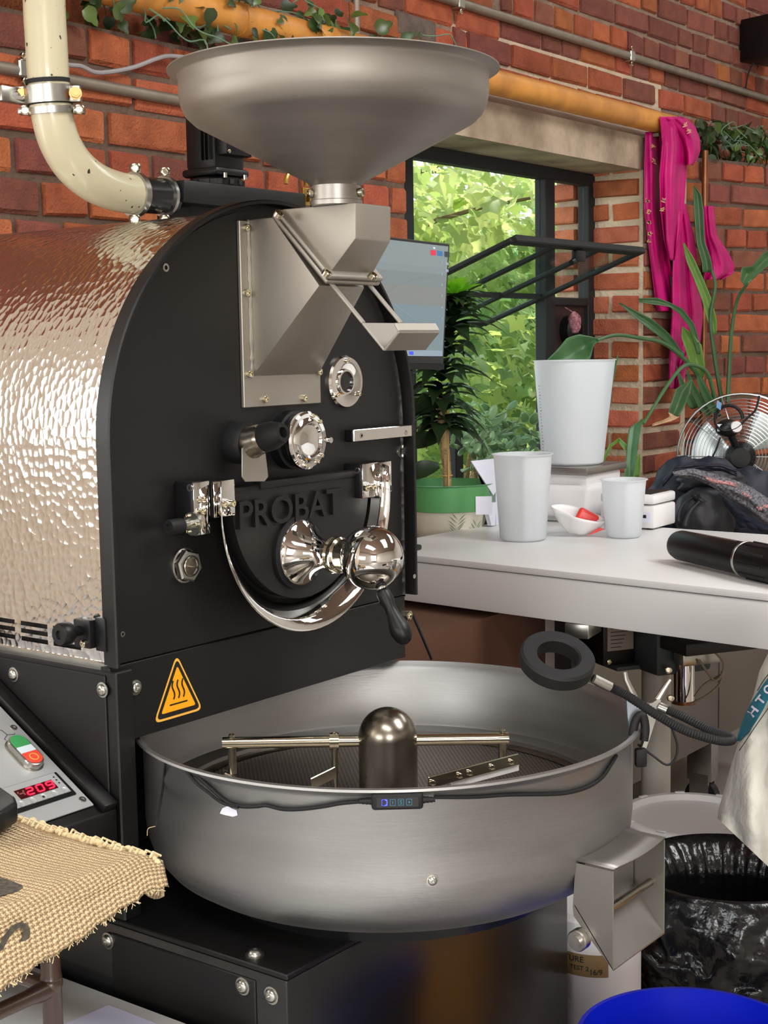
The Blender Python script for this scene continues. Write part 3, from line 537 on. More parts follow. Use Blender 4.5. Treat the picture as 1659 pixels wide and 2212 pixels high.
# ================================================================== COFFEE ROASTER
Yp, Yf = 1.411, 1.431; CX, CZ, AR = 1.610, 1.278, .338
ro = thing('coffee_roaster', 'black and stainless coffee roaster with hopper and round cooling tray', 'coffee roaster', (1.61, 1.6, 0))
def arch(r, y, zb=.988, n=56): return [V((CX-r, y, zb))]+[V((CX-r*cos(pi*i/n), y, CZ+r*sin(pi*i/n))) for i in range(n+1)]+[V((CX+r, y, zb))]
m = MB(); m.prism(arch(AR-.0065, Yf), (0, .012, 0)); fp = obj('faceplate', m, 'black', ro)
m = MB(); rs = [m.vs(arch(a, y)) for a, y in ((AR, 1.430), (AR, Yp+.002), (AR-.002, Yp), (AR-.006, Yp), (AR-.007, Yp+.002), (AR-.007, 1.434))]
for i in range(5):
    for k in range(len(rs[0])-1): m.bm.faces.new((rs[i][k], rs[i][k+1], rs[i+1][k+1], rs[i+1][k]))
obj('arch_rim', m, 'black', fp)
# hammered drum casing with vent slots cut in its flat flank
CR = .324; YB = 2.05
m = MB(); pr = [(CX-CR*cos(pi*i/64), CZ+CR*sin(pi*i/64)) for i in range(65)]
a = m.vs([(x, 1.428, z) for x, z in pr]); b = m.vs([(x, YB, z) for x, z in pr])
for i in range(64): m.bm.faces.new((a[i], a[i+1], b[i+1], b[i]))
xl_ = CX-CR
def cP(x, y): p = atX(x, y, xl_); return p.y, p.z
ys, zs = [1.428], [.985]
slots = []
for (xa, xb) in ((115, 174), (46, 103), (-26, 33), (-95, -40), (-160, -108)):
    ya, yb_ = sorted((cP(xa, 1370)[0], cP(xb, 1370)[0])); slots.append((ya, yb_))
zr = []
for yy in (1350, 1366, 1383): z = cP(75, yy)[1]; zr.append((z-.0032, z+.0032))
ys = sorted({1.428, YB, *[v for s in slots for v in s]}); zs = sorted({.985, CZ, *[v for s in zr for v in s]})
for i in range(len(ys)-1):
    for k in range(len(zs)-1):
        if any(abs(ys[i]-s[0]) < 1e-6 for s in slots) and any(abs(zs[k]-s[0]) < 1e-6 for s in zr): continue
        m.face([(xl_, ys[i], zs[k]), (xl_, ys[i+1], zs[k]), (xl_, ys[i+1], zs[k+1]), (xl_, ys[i], zs[k+1])])
m.face([(CX+CR, 1.428, .985), (CX+CR, YB, .985), (CX+CR, YB, CZ), (CX+CR, 1.428, CZ)]); m.face([(x, YB, z) for x, z in pr]+[(CX+CR, YB, .985), (xl_, YB, .985)])
dc = obj('drum_casing', m, 'hammer', ro, label='hammered stainless drum casing')
m = MB(); m.box((xl_+.02, 1.46, .99), (CX+.25, 2.0, 1.2)); obj('slot_backing', m, 'ink', dc)  # black box added behind the vent slots so they read dark
m = MB(); m.box((xl_-.004, 1.44, .980), (xl_+.004, YB, .990), .002, 1); obj('casing_hem', m, 'zinc', dc)
# knob clamp at the casing corner
kp = atX(232, 1368, xl_-.004)
m = MB(); m.obox(kp+V((-.006, 0, 0)), (.014, .02, .045), None, .002); m.obox(kp+V((-.012, .026, 0)), (.02, .032, .038), None, .002); ck = obj('casing_clamp', m, 'blackplastic', ro)
kc = kp+V((-.02, .03, .004)); m = MB(); m.cyl(kc, kc+V((-.022, 0, 0)), .007, n=16); m.lathe([(0, .018), (.014, .018), (.0155, .021), (.0155, .034), (.0135, .037), (.006, .037), (.005, .034), (0, .034)], kc, NX, 28); obj('clamp_knob', m, 'blackplastic', ck)
bolt(ck, kp+V((-.022, .02, -.012)), NX, .005, 'cap')
# lower body
XL, XR_ = 1.271, 1.949
m = MB(); m.box((XL+.002, Yf-.004, .882), (XR_-.018, 1.445, .9865), .001, 1); lp = obj('lower_panel', m, 'black', ro)
m = MB(); m.box((XL, 1.413, .642), (1.302, 2.05, .982), .002, 1); m.box((1.918, 1.64, .642), (1.945, 2.05, .982)); m.box((1.30, 1.64, .642), (1.92, 1.66, .985)); m.box((1.3, 1.44, .975), (1.93, 2.05, .984)); obj('body_frame', m, 'black', ro)
m = MB(); m.box((XL-.003, 1.432, .795), (XL, 2.04, .976), .0015, 1); sd_ = obj('side_panel', m, 'black', ro)
for x, y in ((30, 1457), (222, 1490)): bolt(sd_, atX(x, y, XL-.003), NX, .0105)
bolt(ro, atY(292, 1485, Yf-.004), NY, .0105); bolt(ro, atY(878, 1329, Yf-.004), NY, .008, 'cap'); bolt(fp, atY(265, 1370, Yf), NY, .004, 'flat'); bolt(fp, atY(358, 578, Yf), NY, .006, 'flat'); bolt(fp, atY(895, 1245, Yp), NY, .004, 'flat'); bolt(fp, atY(866, 975, Yf), NY, .011, 'flat')
# base cabinet
YBf = 1.127
m = MB(); m.box((XL, YBf, 0), (1.953, 2.05, .634), .004); bc = obj('base_cabinet', m, 'blackgloss', ro)
m = MB(); m.box((XL-.001, YBf-.001, .6345), (1.9535, 1.64, .642), .0015, 1); obj('top_plate', m, 'black', bc)
pA = atX(553, 2101, XL); m = MB(); m.box((XL-.003, pA.y, .03), (XL, 1.44, .622), .0015, 1); sp2 = obj('service_panel', m, 'black', bc)
for x, y in ((525, 2130), (234, 2032)): bolt(sp2, atX(x, y, XL-.003), NX, .0115)
bolt(bc, atX(587, 2150, XL), NX, .0115); bolt(bc, atZ(551, 2063, .642), NZ, .0125)
# warning sign
def tri(s, y, rr):                                                        # rounded triangle
    c = V(((1.392+1.442)/2-.021, y, .9285)); H = .0885*s; W_ = .0955*s; P = [V((0, 0, H*.62)), V((-W_/2, 0, -H*.38)), V((W_/2, 0, -H*.38))]; out = []
    for i in range(3):
        a, b, d = P[i-1], P[i], P[(i+1) % 3]; e, f = (a-b).normalized(), (d-b).normalized()
        for k in range(6): t = k/5; out.append(c+b+e*rr*(1-t)**2+f*rr*t**2)
    return out
sgn = obj('warning_sign', MB().prism(tri(1, Yf-.0042, .013), (0, -.0004, 0)), 'paleorange', ro, label='yellow hot surface warning triangle')
obj('sign_band', MB().prism(tri(.9, Yf-.0046, .010), (0, -.0003, 0)), 'ink', sgn); obj('sign_field', MB().prism(tri(.7, Yf-.0049, .004), (0, -.0003, 0)), 'orange', sgn)
m = MB()
for k in (-1, 0, 1):
    pts = [V((1.396+k*.0095+.0022*sin(t*2*pi), Yf-.0055, .9215+t*.026)) for t in [i/10 for i in range(11)]]; m.tube(pts, .0012, 6)
m.box((1.379, Yf-.0057, .9135), (1.413, Yf-.0052, .9155)); obj('sign_symbol', m, 'ink', sgn)
# feed chute
ft = Yf-.006
xl = atY(545, 815, ft).x; xr = atY(690, 802, ft).x
f0, f1 = atY(517, 480, ft), atY(692, 871, ft)
m = MB(); m.box((f0.x, ft, f1.z), (f1.x+.002, Yf, f0.z+.003), .001, 1); ch = obj('feed_chute', m, 'chute', ro)
for x, y in ((530, 492), (531, 633), (537, 808), (571, 862), (655, 860), (687, 803)): bolt(ch, atY(x, y, ft), NY, .0055, 'cap')
P = [atX(x, y, xl) for x, y in ((540, 474), (588, 469), (690, 617), (545, 815))]; P[0].y = P[3].y = ft+.001
xrt = 1.668; XRS = (xr-.006, xrt, xrt, xr)
m = MB(); m.loft([[V((xl, p.y, p.z)) for p in P], [V((q, p.y, p.z)) for q, p in zip(XRS, P)]]); m.bevel(list(m.bm.verts), .003); obj('chute_body', m, 'chute', ch)
m = MB(); m.tube([V((xl-.001, ft-.001, P[0].z+(P[3].z-P[0].z)*i/40+R.uniform(-.0006, .0006))) for i in range(41)], [.0024+R.uniform(-.0007, .0009) for i in range(41)], 6); obj('weld_seam', m, 'zinc', ch)
dA, dB = atX(597, 463, xl-.006), atX(709, 602, xl-.006); dg = (dB-dA).normalized(); nr_ = V((0, -dg.z, dg.y)); nr_ = nr_ if nr_.y < 0 else -nr_
rotd = Matrix((V((1, 0, 0)), dg, V((1, 0, 0)).cross(dg))).transposed()
fw_ = xrt-xl+.012; fc = V(((xl+xrt)/2, (dA.y+dB.y)/2, (dA.z+dB.z)/2))
m = MB(); m.obox(fc-nr_*.0045, (fw_+.006, (dB-dA).length+.006, .0075), rotd, .003, 3); m.obox(fc+nr_*.0040, (fw_+.006, (dB-dA).length+.006, .0075), rotd, .003, 3); fl = obj('chute_flange', m, 'chute', ch)
bt = [atP(x, y, fc+nr_*.0078, nr_) for x, y in ((599, 467), (703, 594), (803, 600))]
for p in bt: bolt(fl, p, nr_, .0068, 'cap')
L = [atX(x, y, xl+.002) for x, y in ((607, 458), (768, 437), (768, 515), (711, 592))]
tz = L[1].z; L[0].z = tz
Rr = [V((xrt-.004, L[0].y, tz)), V((atY(845, 447, L[1].y).x, L[1].y, tz)), V((atY(844, 520, L[2].y).x, L[2].y, L[2].z)), V((atY(803, 598, L[3].y).x, L[3].y, L[3].z))]
m = MB(); m.loft([L, Rr]); m.bevel(list(m.bm.verts), .0025); obj('chute_box', m, 'chute', ch)
m = MB(); a_, b_ = L[0]+(L[3]-L[0])*.03+V((-.0015, 0, 0)), L[3]+V((-.0015, 0, 0)); m.tube([a_+(b_-a_)*(i/36)+V((0, R.uniform(-.0005, .0005), 0)) for i in range(37)], [.0022+R.uniform(-.0006, .0008) for i in range(37)], 6); obj('weld_seam', m, 'zinc', ch)
# slide gate with bent handle
ga, gb, gc, gd = [atX(x, y, xl+.004) for x, y in ((711, 612), (829, 757), (861, 716), (851, 698))]
gl = atX(800, 718, xl+.004)
for g in (ga, gl): pass
gm = ga+(gb-ga)*.60
m = MB(); wbar = .009
def slab(m, p, q, x0, x1, t=.0035): d = (q-p); c = (p+q)/2; rot = Matrix((V((1, 0, 0)), d.normalized(), V((1, 0, 0)).cross(d.normalized()))).transposed(); m.obox(V(((x0+x1)/2, c.y, c.z)), (x1-x0, d.length, t), rot, .0012, 1)
x0g, x1g = xl+.004, xrt-.004
slab(m, ga, gm, x0g, x0g+wbar); slab(m, ga, gm, x1g-wbar, x1g); slab(m, gm, gb, x0g, x1g); slab(m, gb, gc, x0g, x1g); slab(m, gc, gd, x0g, x1g); obj('slide_gate', m, 'chute', ch)
# hopper
HX, HY, HZ = 1.584, 1.278, 1.773
m = MB(); m.cyl((HX, HY, tz), (HX, HY, 1.628), .0345, n=32); m.lathe([(.0365, 0), (.0365, .006), (.0345, .007)], (HX, HY, tz), n=32); nk = obj('hopper_neck', m, 'steel', ro)
for x in (677, 790):
    s_ = -1 if x < 735 else 1; d = (V((RT.x, RT.y, 0)).normalized()*s_*.9-V((FW.x, FW.y, 0)).normalized()*.35).normalized(); p = V((HX, HY, tz+.016))+d*.0345; bolt(nk, p, d, .0062, 'cap')
hp_ = [(.0350, -.150), (.0370, -.148), (.040, -.1445), (.192, -.066), (.203, -.056), (.209, -.044), (.2115, -.03), (.2115, -.006), (.214, -.003), (.2265, .002), (.2265, .0035), (.213, -.0005), (.2095, -.006), (.2095, -.03), (.2, -.052), (.19, -.061), (.03, -.145)]
m = MB(); m.lathe(hp_, (HX, HY, HZ), n=128); obj('hopper', m, 'steel_spun', ro, label='wide spun steel bean hopper', sharp=60)
# sight glass
sgp = atY(742, 825, Yf); m = MB(); m.lathe([(0, 0), (.0415, 0), (.0415, .004), (.039, .0075), (.033, .0075), (.0205, .004), (.0195, .007), (.0165, .007), (.016, .002), (0, .002)], sgp, NY, 56); sg = obj('sight_glass', m, 'chrome', ro)
m = MB(); m.lathe([(0, .003), (.0162, .003), (.0162, .0035), (0, .0045)], sgp, NY, 32); obj('glass_lens', m, 'blackgloss', sg)
for a in (90, 215, 325): bolt(sg, sgp+V((.0335*cos(rad(a)), -.0075, .0335*sin(rad(a)))), NY, .004, 'cap')
# thermometer drum
tp_ = atY(622, 950, Yf); tp = V((tp_.x, Yf, tp_.z))
ty = atX(657, 950, tp.x).y; tl = Yf-ty
m = MB(); m.lathe([(0, 0), (.044, 0), (.044, tl*.55), (.040, tl*.6), (.040, tl), (0, tl)], tp, NY, 48); th = obj('sight_drum', m, 'blackplastic', ro)
m = MB(); m.lathe([(0, tl), (.0425, tl), (.0435, tl+.003), (.043, tl+.007), (.040, tl+.0095), (.034, tl+.0085), (.030, tl+.012), (.026, tl+.013), (.023, tl+.010), (.020, tl+.010), (.010, tl+.0125), (0, tl+.013)], tp, NY, 56); cp_ = obj('drum_cap', m, 'chrome', th)
for a in (75, 45, 300, 320, 255): bolt(th, tp+V((.0375*cos(rad(a)), -tl-.009, .0375*sin(rad(a)))), NY, .0032, 'cap')
m = MB(); q = tp+V((.044, -tl-.004, -.002)); m.cyl(q, q+V((0, -.012, 0)), .0045, n=14); obj('cap_stud', m, 'chrome', th)
# trier with its handle
tr = atY(512, 957, Yf); te = atX(612, 934, tr.x)
m = MB(); m.lathe([(0, 0), (.030, 0), (.030, .02), (.026, .026), (0, .026)], tr, NY, 40); ti = obj('trier', m, 'rubber', ro)
ad = (te-(tr+V((0, -.026, .002)))).normalized(); tb = tr+V((0, -.026, .002)); tlen = (te-tb).length
m = MB(); m.lathe([(.0245, 0), (.0245, .006), (.022, .01), (.0215, .022), (.018, .028)], tb, ad, 36); obj('trier_collar', m, 'darksteel', ti)
m = MB(); m.lathe([(0, .02), (.0165, .02), (.0195, .035), (.021, tlen*.45), (.0205, tlen*.7), (.0155, tlen*.93), (.0135, tlen), (.008, tlen), (.0075, tlen-.012), (0, tlen-.012)], tb, ad, 36); obj('trier_handle', m, 'rubber', ti)
pt = [atY(x, y, tb.y-.008) for x, y in ((523, 968), (572, 960), (580, 1030), (572, 1040), (530, 1041), (523, 1030))]
m = MB(); m.prism(pt, (0, .002, 0), .0006, 1); obj('chute_flap', m, 'chute', ti)
# handle plate
h0, h1 = atY(763, 955, Yf-.016), atY(896, 917, Yf-.016)
m = MB(); m.box((h0.x, Yf-.015, h0.z), (h1.x, Yf, h1.z), .001, 1); hpz = obj('badge_plate', m, 'blackplastic', ro); m = MB(); m.box((h0.x, Yf-.0175, h0.z), (h1.x, Yf-.015, h1.z), .001, 1); obj('badge_front', m, 'chrome', hpz)
for x, y in ((781, 941), (877, 934)): bolt(hpz, atY(x, y, Yf-.0175), NY, .0042, 'flat')
# discharge door
DX, DZ, DR = 1.655, 1.185, .158; a0 = math.asin((1.207-DZ)/DR)
def dooroutline(r, y, top): a = math.asin(max(-1, min(1, (top-DZ)/r))); n = 48; return [V((DX+r*cos(pi-a+(pi+2*a)*i/n), y, DZ+r*sin(pi-a+(pi+2*a)*i/n))) for i in range(n+1)]
m = MB(); m.prism(dooroutline(DR, Yf-.022, 1.207), (0, .022, 0), .003); dd = obj('discharge_door', m, 'black', ro)
m = MB(); m.box((DX-.10, Yf-.026, 1.2), (DX+.14, Yf-.01, 1.211), .002); obj('door_ledge', m, 'black', dd)
tx0, tx1 = atY(516, 1100, Yf-.027), atY(737, 1062, Yf-.027)
mb = text_mb('PROBAT', lambda u, v, d: V((tx0.x+u, Yf-.022-d-.002, 1.146+v)), tx1.x-tx0.x, .009, .041, .012); obj('brand_letters', mb, 'black', dd, label='raised black cast lettering')
# chute lip below the door
def U(r, cx_, cz_, y, zl, n=40): return [V((cx_-r, y, zl))]+[V((cx_-r*cos(pi*i/n), y, cz_-r*sin(pi*i/n))) for i in range(n+1)]+[V((cx_+r, y, zl))]
m = MB(); m.loft([U(.1615, DX, DZ, Yf, 1.205), U(.170, DX-.006, DZ-.001, Yf-.018, 1.214), U(.182, DX-.015, DZ-.004, Yf-.038, 1.220), U(.194, 1.630, 1.178, Yf-.058, 1.215)], cap=False, closed=False)
o = obj('discharge_chute', m, 'chrome', ro, sharp=180, recalc=False); md = o.modifiers.new('t', 'SOLIDIFY'); md.thickness = .0016
# hinge blocks
def hinge(xa, ya, xb, yb, nb, xw=None):
    p = atY(xa, ya, Yf-.035); q = atY(xb, yb, Yf-.035); m = MB(); m.box((p.x, Yf-.033, q.z), (q.x, Yf, p.z), .003); h = obj('hinge_block', m, 'blackplastic', ro)
    m = MB(); m.box((p.x+.001, Yf-.036, q.z), (q.x, Yf-.032, p.z), .0018); obj('hinge_cover', m, 'chrome', h); return h, p, q
h1_, p1, q1 = hinge(415, 1042, 455, 1153, 2); h2_, p2, q2 = hinge(458, 1040, 508, 1113, 2); h3_, p3, q3 = hinge(781, 1002, 818, 1072, 2); h4_, p4, q4 = hinge(822, 998, 846, 1062, 2)
for h, ps in ((h1_, ((434, 1079), (434, 1105))), (h2_, ((480, 1090), (499, 1087))), (h3_, ((788, 1054), (803, 1052)))):
    for x, y in ps: c = atY(x, y, Yf-.036); bolt(h, c, NY, .0055, 'cap')
for h, x, y in ((h1_, 410, 1054),): c = atX(x, y, p1.x); bolt(h, c, NX, .0055, 'flat')
bolt(h3_, atX(772, 1016, p3.x), NX, .005, 'flat')
# plunger knob on the left hinge block
k0 = atX(418, 1131, p1.x); m = MB(); m.cyl(k0, k0+V((-.004, 0, 0)), .016, n=28); m.cyl(k0, k0+V((-.03, 0, 0)), .0075, n=20); pk = obj('plunger', m, 'zinc', h1_)
m = MB(); m.lathe([(0, .022), (.0095, .022), (.0105, .026), (.0105, .045), (.0095, .048), (.0045, .048), (.004, .045), (0, .045)], k0, NX, 24); obj('plunger_knob', m, 'rubber', h1_)
for a in (60, 180, 300): bolt(h1_, k0+V((-.004, .0125*cos(rad(a)), .0125*sin(rad(a)))), NX, .003, 'cap')
# gland nut
gn = atY(397, 1221, Yf); m = MB(); m.lathe([(.0245, 0), (.0245, .003), (.022, .004)], gn, NY, 36); m.lathe([(.0235, .003), (.0235, .012), (.021, .0145), (.0145, .0145), (.0135, .013), (.0130, 0), (0, 0)], gn, NY, 6); gnut = obj('gland_nut', m, 'zinc', ro, sharp=20)
m = MB(); m.lathe([(.0148, .016), (.0138, .017), (.0132, .015), (.0128, .001), (0, .001)], gn, NY, 32); obj('gland_bore', m, 'darksteel', gnut)
# counterweight ball on its trumpet neck
Yc = Yf-.026; c0 = atY(648, 1193, Yc); X0 = c0.x
def yx(x, y=1196): return Yc-atX(x, y, X0).y
cA = V((X0, Yc, c0.z)); bA = atX(803, 1205, X0); axis = (bA-cA).normalized(); BL = (bA-cA).length; BRd = .0465
m = MB(); m.lathe([(0, -.008), (.056, -.008), (.056, .001), (0, .001)], cA, axis, 56); cw = obj('counterweight', m, 'rubber', ro)
m = MB(); m.lathe([(0, 0), (.0485, 0), (.0495, .003), (.049, .006), (.046, .008), (.040, .014), (.033, .022), (.027, .032), (.0225, .044), (.0205, .055), (.0205, .062), (.0225, .066)], cA, axis, 64); obj('trumpet_neck', m, 'chrome', cw, sharp=60)
m = MB(); m.lathe([(.019, .060), (.026, .062), (.0275, .066), (.026, .070), (.0275, .074), (.027, .078), (.024, .081), (.026, BL-BRd*.75), (.02, BL-BRd*.7)], cA, axis, 56); obj('neck_ring', m, 'nickel', cw)
m = MB(); m.sphere(bA, BRd, 72); bl = obj('ball', m, 'chrome', cw, sharp=180)
e0, e1 = atX(826, 1276, X0-.004), atX(879, 1392, X0-.004); ed = (e1-e0).normalized(); el = (e1-e0).length
m = MB(); m.cyl(bA+(e0-bA).normalized()*.03, e0+ed*.012, .0075, n=20); obj('handle_shank', m, 'zinc', cw)
m = MB(); m.lathe([(0, -.002), (.009, -.002), (.0105, .004), (.011, el*.2), (.0085, el*.30), (.0095, el*.45), (.0145, el*.66), (.0155, el*.75), (.0135, el*.88), (.008, el*.97), (0, el)], e0, ed, 32); obj('ball_handle', m, 'blackplastic', cw, sharp=180)
# cooling tray
TX, TY, TZ, TR_ = 1.622, 1.233, .874, .361; tw = TR_-.013
tray_prof = [(.0, -.204), (.28, -.204), (.302, -.198), (.322, -.185), (.338, -.165), (tw-.002, -.14), (tw, -.12), (tw, -.012), (tw+.004, -.006), (TR_, .0), (TR_-.001, .003), (TR_-.006, .004), (tw+.002, -.003), (tw-.004, -.01), (tw-.004, -.1), (.343, -.1035), (.312, -.1055), (.312, -.118)]
m = MB(); m.lathe(tray_prof, (TX, TY, TZ), n=144); ct = obj('cooling_tray', m, 'tray', ro, label='round brushed steel cooling tray', sharp=50)
m = MB(); m.lathe([(.25, -.232), (.26, -.2)], (TX, TY, TZ), n=48); m.lathe([(0, -.2335), (.25, -.232), (.25, -.2), (0, -.2)], (TX, TY, TZ), n=48); obj('tray_pedestal', m, 'blackgloss', ct)
m = MB(); m.lathe([(0, -.117), (.3125, -.117)], (TX, TY, TZ), n=96); obj('sieve', m, 'sieve', ct, label='perforated sieve floor')
m = MB(); m.lathe([(.300, -.116), (.312, -.112), (.3125, -.116)], (TX, TY, TZ), n=96); obj('sieve_ring', m, 'darksteel', ct)
bolt(ct, atC(934, 1902, TX, TY, tw), (atC(934, 1902, TX, TY, tw)-V((TX, TY, atC(934, 1902, TX, TY, tw).z))).normalized(), .0075)
m = MB(); hr = .0425; zt_ = .887-.757; m.lathe([(0, zt_)]+[(hr*sin(rad(a)), zt_-hr+hr*cos(rad(a))) for a in range(10, 91, 8)]+[(hr, .004), (hr+.002, 0), (0, 0)], (TX, TY, .757), n=64); obj('stirrer_hub', m, 'darksteel', ct, sharp=60)
zA = .8385; rt = V((RT.x, RT.y, 0)).normalized(); aL, aR = V((TX, TY, zA))-rt*.238, V((TX, TY, zA))+rt*.174
m = MB(); m.cyl(aL, aR, .0085, n=24); st = obj('stirrer_arm', m, 'nickel', ct)
m = MB(); q = V((TX, TY, zA))-rt*.077; m.cyl(q-rt*.0065, q+rt*.0065, .0125, n=24); obj('arm_collar', m, 'nickel', ct)
for q in (aL+rt*.013, aR-rt*.009, V((TX, TY, zA))-rt*.077): bolt(ct, q+V((0, 0, .0085)), NZ, .0045, 'cap')
q = aL+rt*.013; fdir = V((.796, .605, 0))
m = MB(); m.cyl(q, q+V((0, 0, -.045)), .0062, n=18); obj('paddle_post', m, 'darksteel', ct)
rp_ = Matrix.Rotation(rad(-40), 3, 'Z'); m = MB(); m.obox(q+V((0, 0, -.049))-fdir*.004, (.03, .018, .004), rp_ @ Matrix.Rotation(rad(35), 3, 'Y'), .001); obj('paddle_bracket', m, 'nickel', ct)
m = MB(); m.obox(q+V((.012, -.016, -.064)), (.045, .02, .004), rp_ @ Matrix.Rotation(rad(35), 3, 'Y'), .001); obj('paddle_blade', m, 'zinc', ct)
q = aR-rt*.009; m = MB(); m.cyl(q, q+V((0, 0, -.036)), .0062, n=18); obj('paddle_post', m, 'nickel', ct)
pa, pb = atD(1120, 1640, 2.03), atD(925, 1691, 1.93)
def blade(pa, pb, h, t, mat, name, dz=0): d = (pb-pa); dx = V((d.x, d.y, 0)).normalized(); rot = Matrix((d.normalized(), V((-dx.y, dx.x, 0)), d.normalized().cross(V((-dx.y, dx.x, 0))))).transposed(); m = MB(); m.obox((pa+pb)/2+V((0, 0, dz)), (d.length, t, h), rot, .0008, 1); return obj(name, m, mat, ct)
blade(pa, pb, .016, .003, 'nickel', 'paddle_blade'); blade(pa+fdir*.004, pa+(pb-pa)*.75+fdir*.004, .011, .004, 'whiteplastic', 'paddle_brush', -.012)
for t in (.08, .3, .55, .66, .95): bolt(ct, pa+(pb-pa)*t-fdir*.003, -fdir, .0038, 'cap')
q = V((TX, TY, zA))-rt*.077; m = MB(); m.tube([q+V((0, 0, -.01)), q+V((0, 0, -.035)), q+V((-.004, -.004, -.06)), q+V((-.006, -.006, -.078))], [.0042, .0048, .0035, .003], 10); obj('scraper_rod', m, 'nickel', ct)
blade(atD(725, 1668, 1.93), atD(672, 1694, 1.9), .016, .002, 'nickel', 'paddle_blade')
m = MB(); m.prism([atC(x, y, TX, TY, tw+.0003) for x, y in ((475, 1757), (480, 1746), (492, 1741), (500, 1746), (511, 1750), (513, 1761), (503, 1764), (493, 1762), (484, 1760))], (-.0003, -.0003, 0)); obj('torn_sticker', m, 'paper', ct, label='torn white sticker remnant')
# discharge spout on the tray
sx0 = 1.565; sy0 = .893; sz = .746
a_ = atX(1325, 1880, sx0); y1 = a_.y; xe = atY(1437, 1818, y1).x; zb = atX(1325, 2098, sx0).z; zb2 = atX(1437, 1992, sx0+.0).z
zt2 = a_.z; zr_ = atY(1437, 1990, y1).z
def sy(x): return TY-math.sqrt(max(.0001, tw*tw-(x-TX)**2))
m = MB(); N = 10; top, bot = [], []
for i in range(N+1):
    x = sx0+(xe-sx0)*i/N; top.append((V((x, sy(x)+.002, sz)), V((x, y1-.006*sin(pi*i/N), zt2))))
vt = [(m.bm.verts.new(a), m.bm.verts.new(b)) for a, b in top]
for i in range(N): m.bm.faces.new((vt[i][0], vt[i+1][0], vt[i+1][1], vt[i][1]))
o = obj('spout_lid', m, 'spout', ct, sharp=180, recalc=False); md = o.modifiers.new('t', 'SOLIDIFY'); md.thickness = .002
zlow = atX(1233, 1988, sx0).z; ylow = atX(1233, 1988, sx0).y
for x, xo in ((sx0, .002), (xe, -.002)):
    yb_ = sy(x)+.003; m = MB(); m.prism([V((x, yb_, sz-.002)), V((x, y1, zt2-.002)), V((x, y1, zb)), V((x, ylow-.004, zlow+.006)), V((x, yb_+.004, zlow+.018))], (xo, 0, 0), .0006, 1); obj('spout_cheek', m, 'spout', ct)
m = MB(); m.prism([V((sx0, y1, zb)), V((sx0, y1+.0, zb+.002)), V((sx0, sy(sx0)+.004, zb+.075)), V((sx0, sy(sx0)+.004, zb+.073))], (xe-sx0, 0, 0)); obj('spout_floor', m, 'spout', ct)
rA = atX(1325, 1985, sx0+.002); m = MB(); m.cyl(rA+V((0, .02, 0)), V((xe-.002, rA.y+.02, rA.z)), .0055, n=16); obj('spout_rod', m, 'darksteel', ct)
m = MB(); m.box((sx0+.004, y1+.045, zb+.04), (xe-.004, y1+.049, sz-.004)); obj('spout_gate', m, 'tray', ct)
pvt = atX(1256, 2026, sx0); m = MB(); m.lathe([(0, 0), (.014, 0), (.014, .012), (.0125, .014), (.008, .014), (.008, .018), (0, .018)], pvt, NX, 28); m.cyl(pvt, pvt+V((sx0-pvt.x+.002, 0, 0)) if pvt.x < sx0 else pvt+V((.002, 0, 0)), .005); obj('pivot_nut', m, 'zinc', ct)
# exhaust ducting on top
YD = 1.70
dz0, dz1 = atY(400, 444, YD).z, atY(400, 396, YD).z; dx0, dx1 = atY(365, 420, YD).x, atY(650, 420, YD).x
m = MB(); m.prism([V((dx0, YD-.035, dz0)), V((dx1-.03, YD-.035, dz0)), V((dx1-.008, YD-.02, dz0)), V((dx1, YD+.03, dz0)), V((dx1-.01, YD+.10, dz0)), V((dx0, YD+.10, dz0))], (0, 0, dz1-dz0), .002); du = obj('exhaust_duct', m, 'black', ro)
m = MB(); m.box((dx0+.05, YD, 1.585), (dx0+.2, YD+.08, dz0)); obj('duct_riser', m, 'black', du)
mc = atY(485, 385, YD); mc.y = YD+.02
m = MB(); m.lathe([(0, 0), (.045, 0), (.046, .003), (.046, .012), (.043, .015), (.0, .015)], (mc.x, mc.y, dz1), n=40)
mo = obj('fan_motor', m, 'blackplastic', ro)
for k in range(14):
    a = 2*pi*k/14; m = MB(); m.obox((mc.x+.0465*cos(a), mc.y+.0465*sin(a), dz1+.0075), (.004, .008, .008), Matrix.Rotation(a, 3, 'Z')); obj('cooling_slot', m, 'ink', mo)
m = MB(); m.obox((mc.x, mc.y, dz1+.024), (.082, .082, .014), None, .006); m.obox((mc.x, mc.y, dz1+.08), (.075, .07, .11), None, .01); obj('motor_body', m, 'blackplastic', mo)
for k in range(3): m = MB(); m.obox((mc.x-.0395, mc.y-.027+k*.009, dz1+.085), (.008, .002, .085)); obj('motor_fin', m, 'blackplastic', mo)
m = MB(); m.obox((mc.x+.001, mc.y-.043, dz1+.088), (.064, .026, .078), None, .004); tbx = obj('terminal_box', m, 'blackplastic', mo)
for sx2 in (-.027, .027): bolt(mo, V((mc.x+sx2, mc.y-.056, dz1+.054)), NY, .003, 'cap')
m = MB(); m.box((mc.x-.010, mc.y-.0575, dz1+.070), (mc.x+.006, mc.y-.056, dz1+.081)); obj('motor_label', m, 'paper', mo)
for sx2 in (-.022, .026): m = MB(); m.cyl((mc.x+sx2, mc.y-.042, dz1+.013), (mc.x+sx2, mc.y-.042, dz1+.021), .0035, n=10); obj('motor_stud', m, 'zinc', mo)
bq = atY(640, 400, YD+.02); m = MB(); m.tube([bq+V((.028*cos(a), 0, .028*sin(a))) for a in [pi*i/12 for i in range(13)]], .004, 8); obj('brass_loop', m, 'brass', du)
